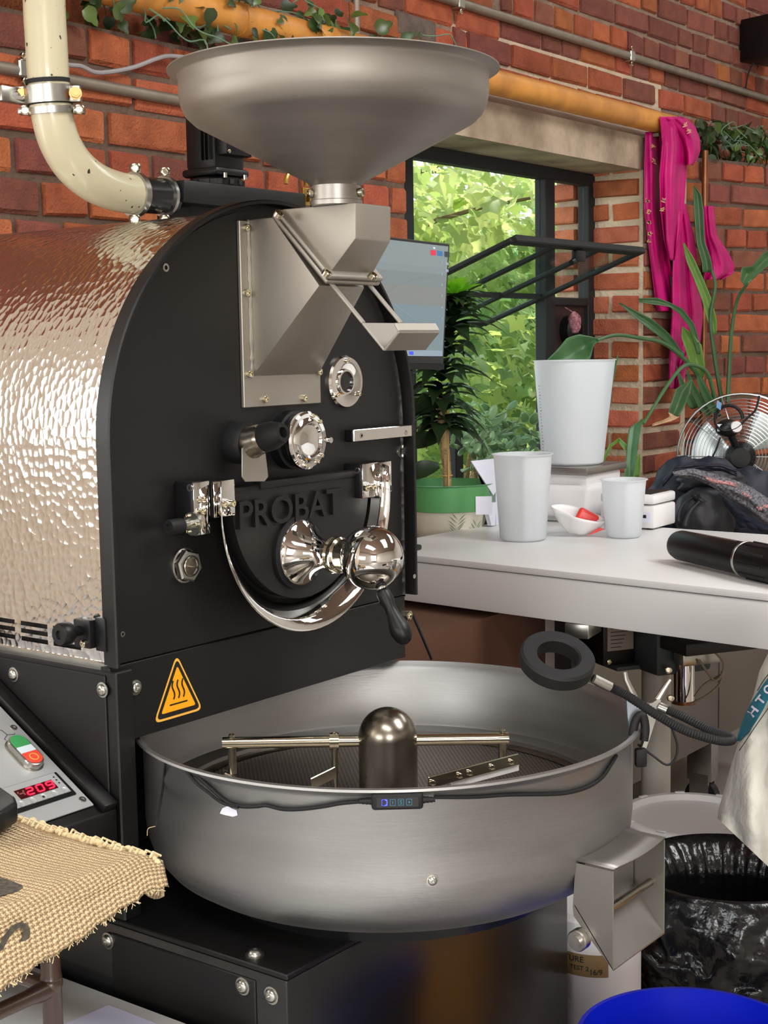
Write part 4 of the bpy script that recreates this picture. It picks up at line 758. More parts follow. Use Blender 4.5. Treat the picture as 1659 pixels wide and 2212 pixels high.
bq = atY(662, 425, YD-.03); m = MB(); m.obox(bq, (.022, .004, .03), None, .001); m.cyl(bq+V((-.004, -.006, -.004)), bq+V((.004, -.006, -.004)), .006, n=6); obj('duct_bracket', m, 'brass', du)
# cream exhaust pipe
ep = thing('exhaust_pipe', 'cream enamelled exhaust pipe bending down to the roaster duct', 'pipe', (1.45, YD, 1.64))
er = .0305
pp = [atY(x, y, YD) for x, y in ((88, -330), (95, -10), (100, 90), (105, 180), (112, 245), (128, 305), (160, 358), (205, 395), (255, 414), (300, 421))]
m = MB(); m.tube(smooth(pp, 5), er, 36); obj('pipe_body', m, 'cream', ep)
m = MB(); m.tube([atY(300, 421, YD), atY(352, 424, YD), atY(368, 425, YD)], er*.93, 36); obj('black_sleeve', m, 'blackgloss', ep)
def clamp(c, ax, r, hw, mat='zinc', nb=2, th_=.004):
    ax = V(ax).normalized(); m = MB(); m.lathe([(r, -hw), (r+th_, -hw), (r+th_, hw), (r, hw)], c, ax, 40); o = obj('pipe_clamp', m, mat, ep)
    for s in (-1, 1):
        side = V((.605, -.796, 0)) if abs(ax.z) > .7 else V((.05, .0, 1)); side = side.normalized(); q = V(c)+side*s*(r+th_*.5+.007); m = MB(); m.obox(q, (.018, .016, hw*1.9), (side.to_track_quat('X', 'Z').to_matrix() if abs(ax.z) > .7 else ax.to_track_quat('Z', 'Y').to_matrix()), .002); obj('clamp_lug', m, mat, ep)
        bolt(ep, q+V((-.4, -.5, 0)).normalized()*.009, V((-.6, -.75, 0)), .0075, 'hex' if hw > .009 else 'cap')
    return o
clamp(atY(104, 205, YD), pp[4]-pp[3], er, .0125); clamp(atY(112, 240, YD), pp[4]-pp[3], er, .005)
for y in (176, 222): m = MB(); c = atY(103 if y < 200 else 109, y, YD); m.lathe([(er, -.003), (er+.0018, -.003), (er+.0018, .003), (er, .003)], c, pp[4]-pp[3], 40); obj('rubber_gasket', m, 'rubber', ep)
clamp(atY(291, 420, YD), (1, 0, .01), er, .005); clamp(atY(355, 424, YD), (1, 0, .01), er*.93, .003)
m = MB(); q0 = atY(60, 208, YD+.02); m.tube([q0, q0+V((-.05, .02, -.002)), q0+V((-.15, .06, -.004))], .008, 10); m.obox(q0+V((-.02, .01, 0)), (.05, .015, .022), None, .002); obj('clamp_hanger', m, 'zinc', ep)
# operator console on the left flank
CPX = 1.238; cR, cT = atX(203, 1738, CPX), atX(0, 1525, CPX); cu_ = (cT-cR).normalized(); cn = V((1, 0, 0)).cross(cu_); cn = cn if cn.z > 0 else -cn
crot = Matrix((V((1, 0, 0)), cu_, cn)).transposed()
def cpt(x, y): return atP(x, y, cR, cn)
m = MB(); d_ = cu_*.36; m.prism([V((XL-.004, cR.y-.012, cR.z-.012)), V((XL-.004, (cR+d_).y, (cR+d_).z-.006)), V((XL-.004, (cR+d_).y, cR.z-.10)), V((XL-.004, cR.y-.012, cR.z-.10))], (-.36, 0, 0), .003); cs = obj('control_console', m, 'black', ro)
m = MB(); m.obox(cR+V((-.15, 0, 0))+cu_*.17-cn*.001, (.30, .34, .003), crot, .0008, 1); pn = obj('control_panel', m, 'panelsilver', cs)
m = MB(); m.obox(cR+V((.016, 0, 0))+cu_*.17+cn*.002, (.022, .37, .012), crot, .002); obj('console_rail', m, 'black', cs)
for x, y in ((29, 1573), (178, 1728)): bolt(cs, cpt(x, y)+cn*.001, cn, .0052, 'flat')
def stadium(c, L_, W_, h, zoff=0, n=12):
    pts = []
    for k in range(n+1): a = pi*k/n; pts.append(c+V((1, 0, 0))*(W_/2*cos(a))+cu_*((L_-W_)/2+W_/2*sin(a))+cn*zoff)
    for k in range(n+1): a = pi+pi*k/n; pts.append(c+V((1, 0, 0))*(W_/2*cos(a))+cu_*(-(L_-W_)/2+W_/2*sin(a))+cn*zoff)
    return pts
bc_ = (cpt(34, 1610)+cpt(72, 1655))/2+V((-.001, 0, 0)); BLn, BW = .062, .029
m = MB(); m.prism(stadium(bc_, BLn+.004, BW+.004, 0), cn*.002); m.prism(stadium(bc_, BLn, BW, 0), cn*.011, .002); bz = obj('push_button', m, 'zinc', cs)
gp = stadium(bc_, BLn-.005, BW-.005, 0, .0115)
def clip_stad(lo, hi): return [p for p in gp if lo-1e-6 <= (p-bc_).dot(cu_) <= hi+1e-6]
hwd = (BW-.005)/2
def capbtn(name, lo, hi, mat, bow=0):
    pts = [p for p in gp if lo < (p-bc_).dot(cu_) < hi]
    e = [bc_+V((s*hwd, 0, 0))+cu_*z+cn*.0115 for z in (lo, hi) for s in (1, -1) if abs(z) <= (BLn-BW)/2+1e-3]; pts += e
    pts.sort(key=lambda p: math.atan2((p-bc_-cu_*(lo+hi)/2).dot(cu_), p.x-bc_.x)); m = MB(); m.prism(pts, cn*.0012); obj(name, m, mat, cs)
capbtn('green_key', .0062, .04, 'green_btn'); capbtn('lens_key', -.006, .0058, 'clear_btn'); capbtn('red_key', -.04, -.0064, 'red_btn')
rc = bc_-cu_*.017+cn*.013; m = MB(); m.tube([rc+V((.006*cos(a), 0, 0))+cu_*(.006*sin(a)) for a in [2*pi*i/20 for i in range(20)]], .0006, 5, True); obj('ring_mark', m, 'paleorange', cs)
ic = cpt(15, 1588)+cn*.0006; m = MB()
for a in (100, 215, 345): e = ic+V((.011*cos(rad(a)), 0, 0))+cu_*(.011*sin(rad(a))); m.tube([ic, e, e+V((.003*cos(rad(a+70)), 0, 0))+cu_*(.003*sin(rad(a+70)))], .0005, 5)
obj('stirrer_symbol', m, 'ink', cs)
# digital controller: corners by pixel on the panel
k1, k2, k3 = cpt(119, 1670), cpt(163, 1715), cpt(20, 1702)
kw = .098; kx1 = k1.x+.001; kc_ = V((kx1-kw/2, 0, 0)); ku1 = (k1-cR).dot(cu_); ku0 = (k2-cR).dot(cu_)-.002; kc_ = V((kx1-kw/2, cR.y, cR.z))+cu_*((ku0+ku1)/2); kh = ku1-ku0
m = MB(); m.obox(kc_+cn*.001, (kw, kh, .004), crot, .0012, 1); kb = obj('controller_bezel', m, 'blackplastic', cs)
m = MB(); m.obox(kc_+cn*.0033+V((-.002, 0, 0))+cu_*.002, (kw-.008, kh-.008, .001), crot); obj('controller_face', m, 'panelsilver', cs)
dc_ = kc_+cn*.004+cu_*(kh*.06)+V((.0, 0, 0)); m = MB(); dW, dH = kw*.62, kh*.36; m.obox(dc_, (dW, dH, .0008), crot); obj('led_window', m, 'redlens', cs)
SEG = {'2': 'abged', '0': 'abcdef', '9': 'abcdfg', '-': ''}
def digit(ch, cx_, m, hw, hh):
    segs = {'a': ((-1, 1), (1, 1)), 'b': ((1, 1), (1, 0)), 'c': ((1, 0), (1, -1)), 'd': ((-1, -1), (1, -1)), 'e': ((-1, 0), (-1, -1)), 'f': ((-1, 1), (-1, 0)), 'g': ((-1, 0), (1, 0))}
    for s in SEG[ch]:
        (x0, y0), (x1, y1_) = segs[s]; f = lambda x, y: dc_+V((cx_+x*hw+y*.0012, 0, 0))+cu_*(y*hh)+cn*.0008; p, q = f(x0, y0), f(x1, y1_); d = (q-p).normalized(); m.tube([p+d*.0008, q-d*.0008], .0012, 5)
m = MB()
for ch_, k in (('2', -.17), ('0', .1), ('9', .37)): digit(ch_, dW*k, m, dW*.082, dH*.34)
obj('lit_digits', m, 'digit', cs, label='red lit digits reading 209')
m = MB(); SEG['4'] = 'fgbc'
digit('4', -dW*.4, m, dW*.07, dH*.3); obj('dim_digits', m, 'dimdigit', cs)
for k in range(5):
    q = kc_+cn*.0042+V((-kw*.36+kw*.72*k/4, 0, 0))+cu_*(-kh*.28+kh*.0); m = MB(); m.lathe([(0, 0), (.0052, 0), (.005, .0008), (.0042, .0004), (0, .0004)], q, cn, 20); obj('key', m, 'panelsilver', cs)
    if k == 2: m = MB(); m.lathe([(0, .0006), (.002, .0006), (0, .001)], q, cn, 12); obj('key_dot', m, 'ink', cs)
for k in range(3): q = kc_+cn*.0042+V((kw*.38, 0, 0))+cu_*(kh*.3-k*kh*.13); m = MB(); m.lathe([(0, 0), (.0014, 0), (0, .0006)], q, cn, 10); obj('indicator_dot', m, 'ink', cs)

# ================================================================== RING LAMP ON THE TRAY RIM
lt = thing('ring_lamp', 'black ring lamp on a gooseneck clamped to the tray rim', 'lamp', (1.758, .895, .875))
rc = atD(1203, 1426, 1.86); rn = (V((-.25, -.12, 1))).normalized()
rn = (UP*.60-FW*.78-RT*.20).normalized(); rn = (UP*.80-FW*.56+RT*.13).normalized()
m = MB(); m.lathe([(.0275, -.011), (.046, -.011), (.0485, -.008), (.0485, .007), (.0455, .0105), (.0300, .0105), (.0275, .0085), (.0275, -.011)], rc, rn, 64); obj('ring', m, 'rubber', lt)
m = MB(); gp0 = rc+RT*.047-UP*.024+FW*.003; gpts = [gp0, atD(1318, 1484, 1.87), atD(1360, 1506, 1.86), atD(1420, 1545, 1.85), atD(1480, 1578, 1.85), atD(1545, 1598, 1.86), atD(1578, 1600, 1.88), atD(1574, 1592, 1.905), atD(1530, 1575, 1.94), atD(1470, 1546, 1.97), atD(1425, 1527, 1.985)]
gs = smooth(gpts, 24); m.tube(gs, [.0054+(.0009 if i % 2 else 0) for i in range(len(gs))], 14); obj('gooseneck', m, 'rubber', lt)
m = MB(); m.tube([gp0, gpts[1]], .0068, 16); obj('neck_ferrule', m, 'zinc', lt)
m = MB(); m.tube([gpts[-2]*.4+gpts[-1]*.6, gpts[-1]], .0072, 16); obj('neck_ferrule', m, 'zinc', lt)
clm = [(1352, 1502), (1358, 1558), (1365, 1582), (1372, 1578), (1378, 1545), (1390, 1540), (1396, 1560), (1400, 1600), (1395, 1612), (1405, 1612), (1424, 1548), (1432, 1530), (1450, 1474), (1443, 1468), (1428, 1505), (1412, 1520), (1390, 1518), (1370, 1500), (1358, 1455), (1350, 1450), (1352, 1475)]
cD = 1.985
m = MB(); j1 = [(1352, 1508), (1372, 1510), (1392, 1530), (1384, 1545), (1372, 1552), (1368, 1590), (1360, 1588), (1356, 1550)]; m.prism([atD(x, y, cD) for x, y in j1], FW*.016, .001, 1); obj('clamp_jaw', m, pm('grey_cast_clamp', (120, 126, 132), .4, .6), lt)
m = MB(); j2 = [(1392, 1520), (1410, 1520), (1422, 1508), (1430, 1512), (1420, 1545), (1398, 1612), (1388, 1640), (1380, 1632), (1392, 1600), (1400, 1570), (1398, 1545)]; m.prism([atD(x, y, cD) for x, y in j2], FW*.016, .001, 1); obj('clamp_jaw', m, pm('dull_clamp_steel', (120, 118, 112), .4, .9), lt)
m = MB(); m.tube([atD(1372, 1510, cD+.005), atD(1352, 1468, cD+.005), atD(1350, 1452, cD+.005)], [.005, .004, .003], 10); obj('clamp_grip', m, 'zinc', lt)
m = MB(); m.tube([atD(1420, 1512, cD+.005), atD(1436, 1486, cD+.005), atD(1448, 1468, cD+.005)], [.005, .004, .003], 10); obj('clamp_grip', m, 'zinc', lt)
m = MB(); m.tube(smooth([atD(x, y, cD-.012) for x, y in ((1366, 1590), (1372, 1560), (1382, 1545), (1390, 1550), (1394, 1575), (1391, 1600))]), .006, 12); obj('rim_saddle', m, 'rubber', lt)
m = MB(); m.obox(atD(1384, 1636, cD-.002), (.016, .012, .026), Matrix.Rotation(rad(-50), 3, 'Z'), .003); obj('jaw_pad', m, 'rubber', lt)
m = MB(); m.tube(smooth([atD(x, y, 2.0) for x, y in ((1378, 1608), (1410, 1632), (1440, 1652), (1458, 1640), (1463, 1610), (1450, 1570), (1430, 1530), (1424, 1500), (1430, 1490))]), .0017, 8); obj('wire_loop', m, 'rubber', lt)
def hug(pts, r, mat, name, off=.0025):
    m = MB(); m.tube(smooth([atC(x, y, TX, TY, tw+off) for x, y in pts], 6), r, 8); return obj(name, m, mat, lt)
hug(((1332, 1632), (1318, 1655), (1300, 1680), (1270, 1700), (1225, 1713), (1180, 1716), (1100, 1717), (1020, 1722), (938, 1722)), .0024, 'rubber', 'cable')
hug(((800, 1730), (740, 1735), (700, 1742), (650, 1748), (610, 1748), (575, 1740), (555, 1742), (520, 1742), (490, 1732), (455, 1703), (430, 1680), (402, 1664)), .0024, 'rubber', 'cable')
hug(((405, 1668), (425, 1692), (450, 1712), (480, 1734), (515, 1744)), .0020, 'rubber', 'cable', .006)
m = MB(); m.tube(smooth([atC(358, 1648, TX, TY, tw+.006), atC(352, 1700, TX, TY, tw+.004), atD(342, 1760, 1.75), atD(334, 1800, 1.74)]), .0017, 8); obj('cable', m, 'rubber', lt)
cc = atC(858, 1728, TX, TY, tw+.006); cnm = V((cc.x-TX, cc.y-TY, 0)).normalized(); ctn = V((-cnm.y, cnm.x, 0)); ctn = ctn if ctn.dot(RT) > 0 else -ctn
crt = Matrix((ctn, cnm.cross(ctn), cnm)).transposed()
m = MB(); m.obox(cc+cnm*.003, (.062, .0205, .011), crt, .004, 3); cob_ = obj('cable_switch', m, 'rubber', lt); m = MB(); m.obox(cc+cnm*.0088, (.050, .0125, .0006), crt, .0002, 1); obj('switch_face', m, 'ink', cob_)
up_ = cnm.cross(ctn); up_ = up_ if up_.z > 0 else -up_
def sq(c, a, b): return [c+ctn*x+up_*y for x, y in ((-a, -b), (a, -b), (a, b), (-a, b))]
for k, mk in enumerate(('bluelit', 'tealkey', 'tealkey', 'tealkey')):
    q = cc+cnm*.0094+ctn*(-.0155+k*.0098); m = MB()
    if k == 0: m.tube([q+ctn*.0005+up_*.0038, q+ctn*.0028+up_*.0022, q+ctn*.003, q+ctn*.0028-up_*.0022, q+ctn*.0005-up_*.0038], .0006, 5)
    m.tube(sq(q, .0032, .0036), .0003, 4, True)
    if k == 1: m.tube([q+up_*.0014, q-up_*.0014], .0003, 4)
    if k == 2: m.tube([q+ctn*.0012+up_*.002, q-ctn*.001+up_*.0018, q-ctn*.001+up_*.0003, q+ctn*.0012-up_*.0003, q+ctn*.001-up_*.0018, q-ctn*.0014-up_*.002], .0003, 4)
    if k == 3: m.tube([q+up_*.0014, q-up_*.0014], .0003, 4); m.tube([q+ctn*.0014, q-ctn*.0014], .0003, 4)
    obj('touch_key', m, mk, cob_)
for s in (-1, 1):
    m = MB(); m.tube([cc+ctn*s*(.030+i*.0022)+cnm*.002 for i in range(8)], [.004-.0002*i+(.0007 if i % 2 else 0) for i in range(8)], 10); obj('strain_relief', m, 'rubber', cob_)

# ================================================================== TABLE AND WHAT STANDS ON IT
ZT = .95; TX0, TX1 = 2.50, 3.235
tb_ = thing('white_table', 'white laminate standing table below the window', 'table', (2.87, 1.2, 0))
def tX(y): return 2.533-(1.835-y)*.081
m = MB(); m.prism([V((tX(-.6), -.6, ZT-.014)), V((TX1, -.6, ZT-.014)), V((TX1, 2.012, ZT-.014)), V((tX(2.012), 2.012, ZT-.014))], (0, 0, .014), .002); obj('tabletop', m, 'white', tb_)
m = MB(); m.prism([V((tX(-.6)+.008, -.59, ZT-.105)), V((TX1-.01, -.59, ZT-.105)), V((TX1-.01, 2.0, ZT-.105)), V((tX(2.0)+.008, 2.0, ZT-.105))], (0, 0, .088), .002); obj('apron', m, 'white', tb_)
m = MB(); m.prism([V((tX(-.6)+.012, -.58, ZT-.0178)), V((TX1-.015, -.58, ZT-.0178)), V((TX1-.015, 1.99, ZT-.0178)), V((tX(1.99)+.012, 1.99, ZT-.0178))], (0, 0, .004)); obj('shadow_gap', m, 'greyplastic', tb_)
lg = atD(1200, 1400, 3.15); 
for nm, cx_, cy_ in (('leg', lg.x, lg.y), ('leg', 3.15, 1.94), ('leg', 2.56, -.45), ('leg', 3.15, -.45)): m = MB(); m.box((cx_-.012, cy_-.02, 0), (cx_+.022, cy_+.02, ZT-.1), .003); obj(nm, m, 'white', tb_)
def jug(name, label, cat, base, rb, rt_, h, spout=.012, tick=False, mat='polyprop', rim=.004, sa=None):
    t = thing(name, label, cat, base); base = V(base); sa = sa if sa is not None else math.atan2(-.6, -.8)
    m = MB(); n = 64; prof = [(0, .0015), (rb*.9, .0015), (rb, .006), (rt_, h), (rt_+rim, h+.0005), (rt_+rim, h+.002), (rt_-.001, h+.0012), (rb-.0025, .008), (0, .004)]; m.lathe(prof, base, n=n)
    for v in m.bm.verts:
        d = v.co-base; zz = d.z/h
        if zz > .72:
            a = math.atan2(d.y, d.x); da = (a-sa+pi) % (2*pi)-pi; k = math.exp(-(da/.22)**2)*((zz-.72)/.28)**1.5*spout; rr = V((d.x, d.y, 0)); v.co += rr.normalized()*k if rr.length > 1e-5 else V((0, 0, 0))
    obj('body', m, mat, t, sharp=50)
    if tick:
        m = MB(); a = math.atan2(-.62+.35, -.78-.2)
        for k in range(24):
            z = h*.08+h*.68*k/23; r = rb+(rt_-rb)*z/h+.0006; w_ = .10 if k % 5 == 0 else .055; aa = math.atan2(-RT.y, -RT.x)+.30; m.face([base+V((r*cos(aa+q), r*sin(aa+q), z+dz)) for q, dz in ((0, 0), (w_, 0), (w_, .0022), (0, .0022))])
        obj('scale_marks', m, pm('red_print', (200, 84, 100), .6), t, kind='stuff')
    return t
jm = atZ(1130, 1166, ZT); jug('measuring_jug', 'medium frosted plastic measuring jug standing on the table', 'jug', jm, .054, .068, .200, .014)
jc = atZ(1347, 1160, ZT); jug('measuring_cup', 'small frosted plastic measuring cup beside the red spoon', 'cup', jc, .041, .052, .135, .008)
# bench scale with the tall jug
sc0 = atZ(1222, 1120, ZT); bs = thing('bench_scale', 'white bench scale with steel plate under the tall jug', 'scale', (sc0.x, sc0.y, ZT)); srt = Matrix.Rotation(rad(3), 3, 'Z')
b0 = V((sc0.x+.03, sc0.y-.01, ZT))
m = MB(); m.obox(b0+V((0, 0, .055)), (.24, .20, .085), srt, .015, 3); m.obox(b0+V((0, 0, .108)), (.20, .17, .03), srt, .006); obj('body', m, 'whiteplastic', bs)
m = MB(); m.obox(b0+V((0, 0, .133)), (.235, .19, .018), srt, .003); obj('weighing_plate', m, 'steel', bs)
for sx2, sy2 in ((-1, -1), (1, -1), (-1, 1), (1, 1)): m = MB(); q = b0+V((sx2*.095, sy2*.075, 0)); m.cyl(q, q+V((0, 0, .016)), .012, n=14); obj('foot', m, 'rubber', bs)
jug('measuring_jug', 'tall frosted plastic jug with red scale marks on the bench scale', 'jug', b0+V((-.012, .0, .142)), .080, .0985, .268, .014, True, sa=-.9)
s2 = atZ(1378, 1137, ZT); s2 = V((s2.x+.01, s2.y+.005, ZT)); ws = thing('kitchen_scale', 'low white scale with dark platform right of the small cup', 'scale', s2); r2 = Matrix.Rotation(rad(2), 3, 'Z')
m = MB(); m.obox(s2+V((0, 0, .031)), (.13, .145, .056), r2, .006); obj('body', m, 'whiteplastic', ws); m = MB(); m.obox(s2+V((0, 0, .074)), (.13, .145, .024), r2, .006); obj('platform_rim', m, 'whiteplastic', ws); m = MB(); m.obox(s2+V((0, 0, .0868)), (.108, .12, .002), r2); obj('platform', m, 'ink', ws)
m = MB(); m.obox(s2+V((-.0656, -.046, .03)), (.0012, .042, .024), r2); lb = obj('label', m, 'paper', ws); m = MB(); m.obox(s2+V((-.0664, -.039, .033)), (.0008, .010, .010), r2); m.obox(s2+V((-.0664, -.051, .033)), (.0008, .010, .008), r2); obj('label_print', m, 'ink', ws)
for sx2, sy2 in ((-1, -1), (1, -1), (-1, 1), (1, 1)): m = MB(); q = s2+V((sx2*.05, sy2*.058, 0)); m.cyl(q, q+V((0, 0, .006)), .008, n=12); obj('foot', m, 'rubber', ws)
# silicone scoop
so = atZ(1252, 1158, ZT); ss = thing('silicone_scoop', 'white folded scoop holding a red spoon tip beside the cup', 'scoop', (so.x, so.y, ZT))
m = MB()
def bowl(u, v):
    a = 2*pi*u; r = .006+.044*(v**.75); fl_ = 1+.10*cos(4*a); x = r*cos(a)*1.25*fl_; y = r*sin(a)*.85*fl_; z = .003+.052*v**1.6*(1+.35*cos(a-2.6)); return V((so.x, so.y, ZT))+RT*x+V((RT.y, -RT.x, 0))*(-y)+V((0, 0, z))
m.grid(bowl, 40, 10); o = obj('scoop_bowl', m, 'whiteplastic', ss, sharp=180, recalc=False); md = o.modifiers.new('t', 'SOLIDIFY'); md.thickness = .002
c_ = V((so.x, so.y, ZT+.03))+RT*.016; m = MB(); m.obox(c_+V((0, 0, .010)), (.052, .016, .042), Matrix((RT, V((FW.x, FW.y, 0)).normalized(), V((0, 0, 1)))).transposed() @ Matrix.Rotation(rad(28), 3, 'Y'), .0075, 3); obj('red_tip', m, 'redscoop', ss); m = MB(); m.tube([c_+RT*.022, c_+RT*.045+V((0, 0, -.008))], [.012, .008], 12); obj('spoon_neck', m, 'whiteplastic', ss)
m = MB(); c2 = V((so.x, so.y, ZT))+RT*.045-FW*.02; m.prism([V((c2.x, c2.y, ZT+.002))-RT*.03, V((c2.x, c2.y, ZT+.018))+RT*.012, V((c2.x, c2.y, ZT+.022))-RT*.002], FW*.004); obj('scoop_lip', m, 'redscoop', ss)
# black cylindrical tool
gz = ZT+.0362; g0, g1 = atZ(1472, 1178, gz), atZ(1640, 1214, gz); gd_ = (g1-g0).normalized(); gl_ = (g1-g0).length
bt_ = thing('handheld_tool', 'black cylindrical handheld tool lying on the white table at right', 'tool', (g0.x, g0.y, ZT))
m = MB(); m.lathe([(0, -.022), (.018, -.02), (.028, -.012), (.031, 0), (.0325, gl_*.85), (.031, gl_*.86)], g0, gd_, 40); obj('barrel', m, 'blackplastic', bt_)
m = MB(); m.lathe([(.0325, gl_*.84), (.0345, gl_*.85), (.0345, gl_*1.2), (.03, gl_*1.25), (.03, gl_*1.6), (0, gl_*1.6)], g0, gd_, 40); obj('motor_head', m, 'blackplastic', bt_)
m = MB(); m.lathe([(.0335, gl_*.835), (.0352, gl_*.84), (.0352, gl_*.86), (.0335, gl_*.865)], g0, gd_, 40); obj('trim_ring', m, 'zinc', bt_)
for k in range(10): a = 2*pi*k/10; x_ = gd_.orthogonal().normalized(); y_ = gd_.cross(x_); q = g0+gd_*gl_*1.04+(x_*cos(a)+y_*sin(a))*.0345; m = MB(); m.obox(q, (.005, .005, gl_*.3), gd_.to_track_quat('Z', 'Y').to_matrix(), .001, 1); obj('grip_rib', m, 'rubber', bt_)
tv = V((0, 0, 1)); m = MB(); q = g0+gd_*gl_*1.2+tv*.028-FW*.02; m.obox(q, (.016, .012, .03), gd_.to_track_quat('Z', 'Y').to_matrix(), .003); obj('switch', m, 'rubber', bt_)
m = MB(); q = g0+gd_*gl_*.45+tv*.0315; q = g0+gd_*gl_*.45+tv*.030-FW*.009; m.cyl(q-gd_*gl_*.25, q+gd_*gl_*.25, .0022, n=8); obj('label_strip', m, 'zinc', bt_)
# paper folder and small black case behind the medium jug
fb = V((3.16, 1.985, ZT)); pf_ = [atY(x, y, 1.965) for x, y in ((1018, 996), (1075, 990), (1078, 1050), (1066, 1070))]; pf2 = [atY(x, y, 1.97) for x, y in ((1050, 1088), (1072, 1085), (1070, 1134), (1062, 1136))]
fo = thing('paper_folder', 'white paper folder standing behind the medium jug', 'folder', (pf_[1].x, 1.97, ZT)); m = MB(); m.prism(pf_, (0, .003, 0)); obj('cover', m, 'paper', fo); m = MB(); m.prism(pf2, (0, .012, 0)); obj('sheet_edge', m, 'paper', fo)
m = MB(); a_ = atY(1075, 1000, 1.985); m.box((a_.x-.01, 1.985, ZT), (a_.x+.12, 2.0, a_.z)); obj('back_board', m, 'paper', fo)
m = MB(); m.prism([atY(x, y, 2.002) for x, y in ((1038, 1026), (1052, 1030), (1078, 1055), (1078, 1082), (1062, 1082), (1050, 1062))], (0, .008, 0), .002); q = atY(1070, 1080, 2.002); m.box((q.x-.01, 2.002, ZT), (q.x+.02, 2.01, q.z)); tag(obj('glasses_case', m, 'blackplastic', None, loc=(q.x, 1.99, ZT)), 'small black case leaning behind the white paper folder', 'case')
# monitor
mp = [atY(x, y, 1.90) for x, y in ((845, 512), (972, 527), (958, 798))]
mn = thing('monitor', 'computer monitor showing a pale roast curve, behind the chute', 'monitor', (2.6, 1.95, ZT))
ez = ((mp[1].z-mp[0].z)/(mp[1].x-mp[0].x)); ux = V((1, 0, ez)).normalized(); uz = (mp[1]-mp[2]).normalized(); TRc = mp[1]; Wm, Hm = .52, (mp[1]-mp[2]).length
def mpt(a, b, d=0): return TRc-ux*(Wm*(1-a))-uz*(Hm*(1-b))+V((0, d, 0))
m = MB(); m.prism([mpt(0, 0), mpt(1, 0), mpt(1, 1), mpt(0, 1)], (0, .025, 0), .003); obj('bezel', m, 'screenblack', mn)
m = MB(); m.uv = m.bm.loops.layers.uv.new('UVMap'); f = m.face([mpt(.012, .105, -.001), mpt(.985, .105, -.001), mpt(.985, .978, -.001), mpt(.012, .978, -.001)])
for l, uvv in zip(f.loops, ((0, 0), (1, 0), (1, 1), (0, 1))): l[m.uv].uv = uvv
obj('screen', m, 'screen', mn, recalc=False)
m = MB(); m.prism([mpt(0, .0, -.0015), mpt(1, 0, -.0015), mpt(1, .045, -.0015), mpt(0, .045, -.0015)], (0, .001, 0)); obj('chin', m, 'rubber', mn)
def scr(x, y): return atP(x, y, mpt(.5, .5, -.0025), V((0, 1, 0)))
def icon(pts, mat, name='screen_icon'): m = MB(); m.face([scr(x, y) for x, y in pts]); obj(name, m, mat, mn)
def lit(n, c, s=.8): return pm(n, c, .4, emis=c, estr=s)
icon(((930, 540), (942, 541), (942, 552), (930, 551)), lit('icon_red', (176, 40, 66))); icon(((944, 541), (956, 543), (956, 554), (944, 552)), lit('icon_blue', (44, 92, 134))); icon(((960, 543), (971, 544), (971, 556), (960, 555)), lit('icon_dark', (44, 54, 58), .5)); icon(((884, 759), (893, 759), (893, 767), (884, 766)), lit('icon_indigo', (54, 70, 180)))
for x, y in ((962, 566), (962, 581)): icon(((x, y), (x+7, y+1), (x+7, y+7), (x, y+6)), lit('icon_grey', (120, 132, 142), .6))
icon(((936, 533.5), (940, 534), (940, 538), (936, 537)), lit('icon_white', (190, 200, 205), .5))
m = MB(); m.tube(smooth([scr(x, y) for x, y in ((836, 630), (855, 620), (880, 609), (905, 601), (932, 598))], 5), .0006, 4); obj('curve_line', m, lit('curve_grey', (96, 112, 116), .6), mn); m = MB(); m.tube(smooth([scr(x, y) for x, y in ((852, 656), (868, 670), (885, 682), (900, 694))], 4), .0004, 4); obj('curve_line', m, lit('curve_teal', (110, 140, 146), .7), mn)
for k in range(6): icon(((953+.3*k, 565+24*k), (956, 565+24*k), (956, 570+24*k), (953, 570+24*k)), lit('axis_tick', (110, 128, 134), .7), 'axis_tick')
m = MB(); m.box((mpt(.5, 0).x-.02, 1.925, ZT), (mpt(.5, 0).x+.02, 1.95, mp[2].z+.1), .004); m.box((mpt(.5, 0).x-.0, 1.88, ZT), (mpt(.5, 0).x+.14, 1.99, ZT+.012), .004); obj('stand', m, 'screenblack', mn)

# potted dracaena on the sill
pc = V((atY(967, 1090, 2.085).x, 2.085, .905)); PK = 1.12; dr = thing('potted_dracaena', 'tall potted dracaena in a green rimmed pot on the window sill', 'plant', pc)
m = MB(); m.lathe([(0*PK, 0*PK), (.068*PK, 0*PK), (.072*PK, .004*PK), (.094*PK, .085*PK), (.09*PK, .085*PK), (.07*PK, .01*PK), (0*PK, .01*PK)], pc, n=56); po = obj('pot', m, 'potwhite', dr); m = MB(); m.lathe([(.094*PK, .078*PK), (.101*PK, .08*PK), (.107*PK, .135*PK), (.110*PK, .138*PK), (.105*PK, .139*PK), (.098*PK, .09*PK), (.09*PK, .085*PK)], pc, n=56); obj('pot_rim', m, 'potgreen', dr, label='green glazed pot rim'); m = MB(); m.lathe([(0*PK, .105*PK), (.099*PK, .105*PK)], pc, n=40); obj('soil', m, 'soil', dr)
m = MB()
for a0, z0, sg_ in ((-2.3, .03, 1), (-1.7, .012, 1), (-1.25, .04, -1), (-.9, .02, 1)):
    for k in range(9):
        t = (k-4)/4; r0 = .0728; 
        def cyp(a, z): r = .0722+(.094-.072)*(z/.085)+.0008; return pc+V((r*cos(a), r*sin(a), max(.004, min(.08, z))))*PK
        s0 = cyp(a0+.10*abs(t)*0+.02*t, z0+.004*k); s1 = cyp(a0+.02*t+.32*(1-abs(t)*.3)*(1 if k % 2 else -1)*.8, z0+.004*k+.018); md_ = (s0+s1)/2; m.face([s0, md_+V((0, 0, .0022)), s1, md_-V((0, 0, .0022))])
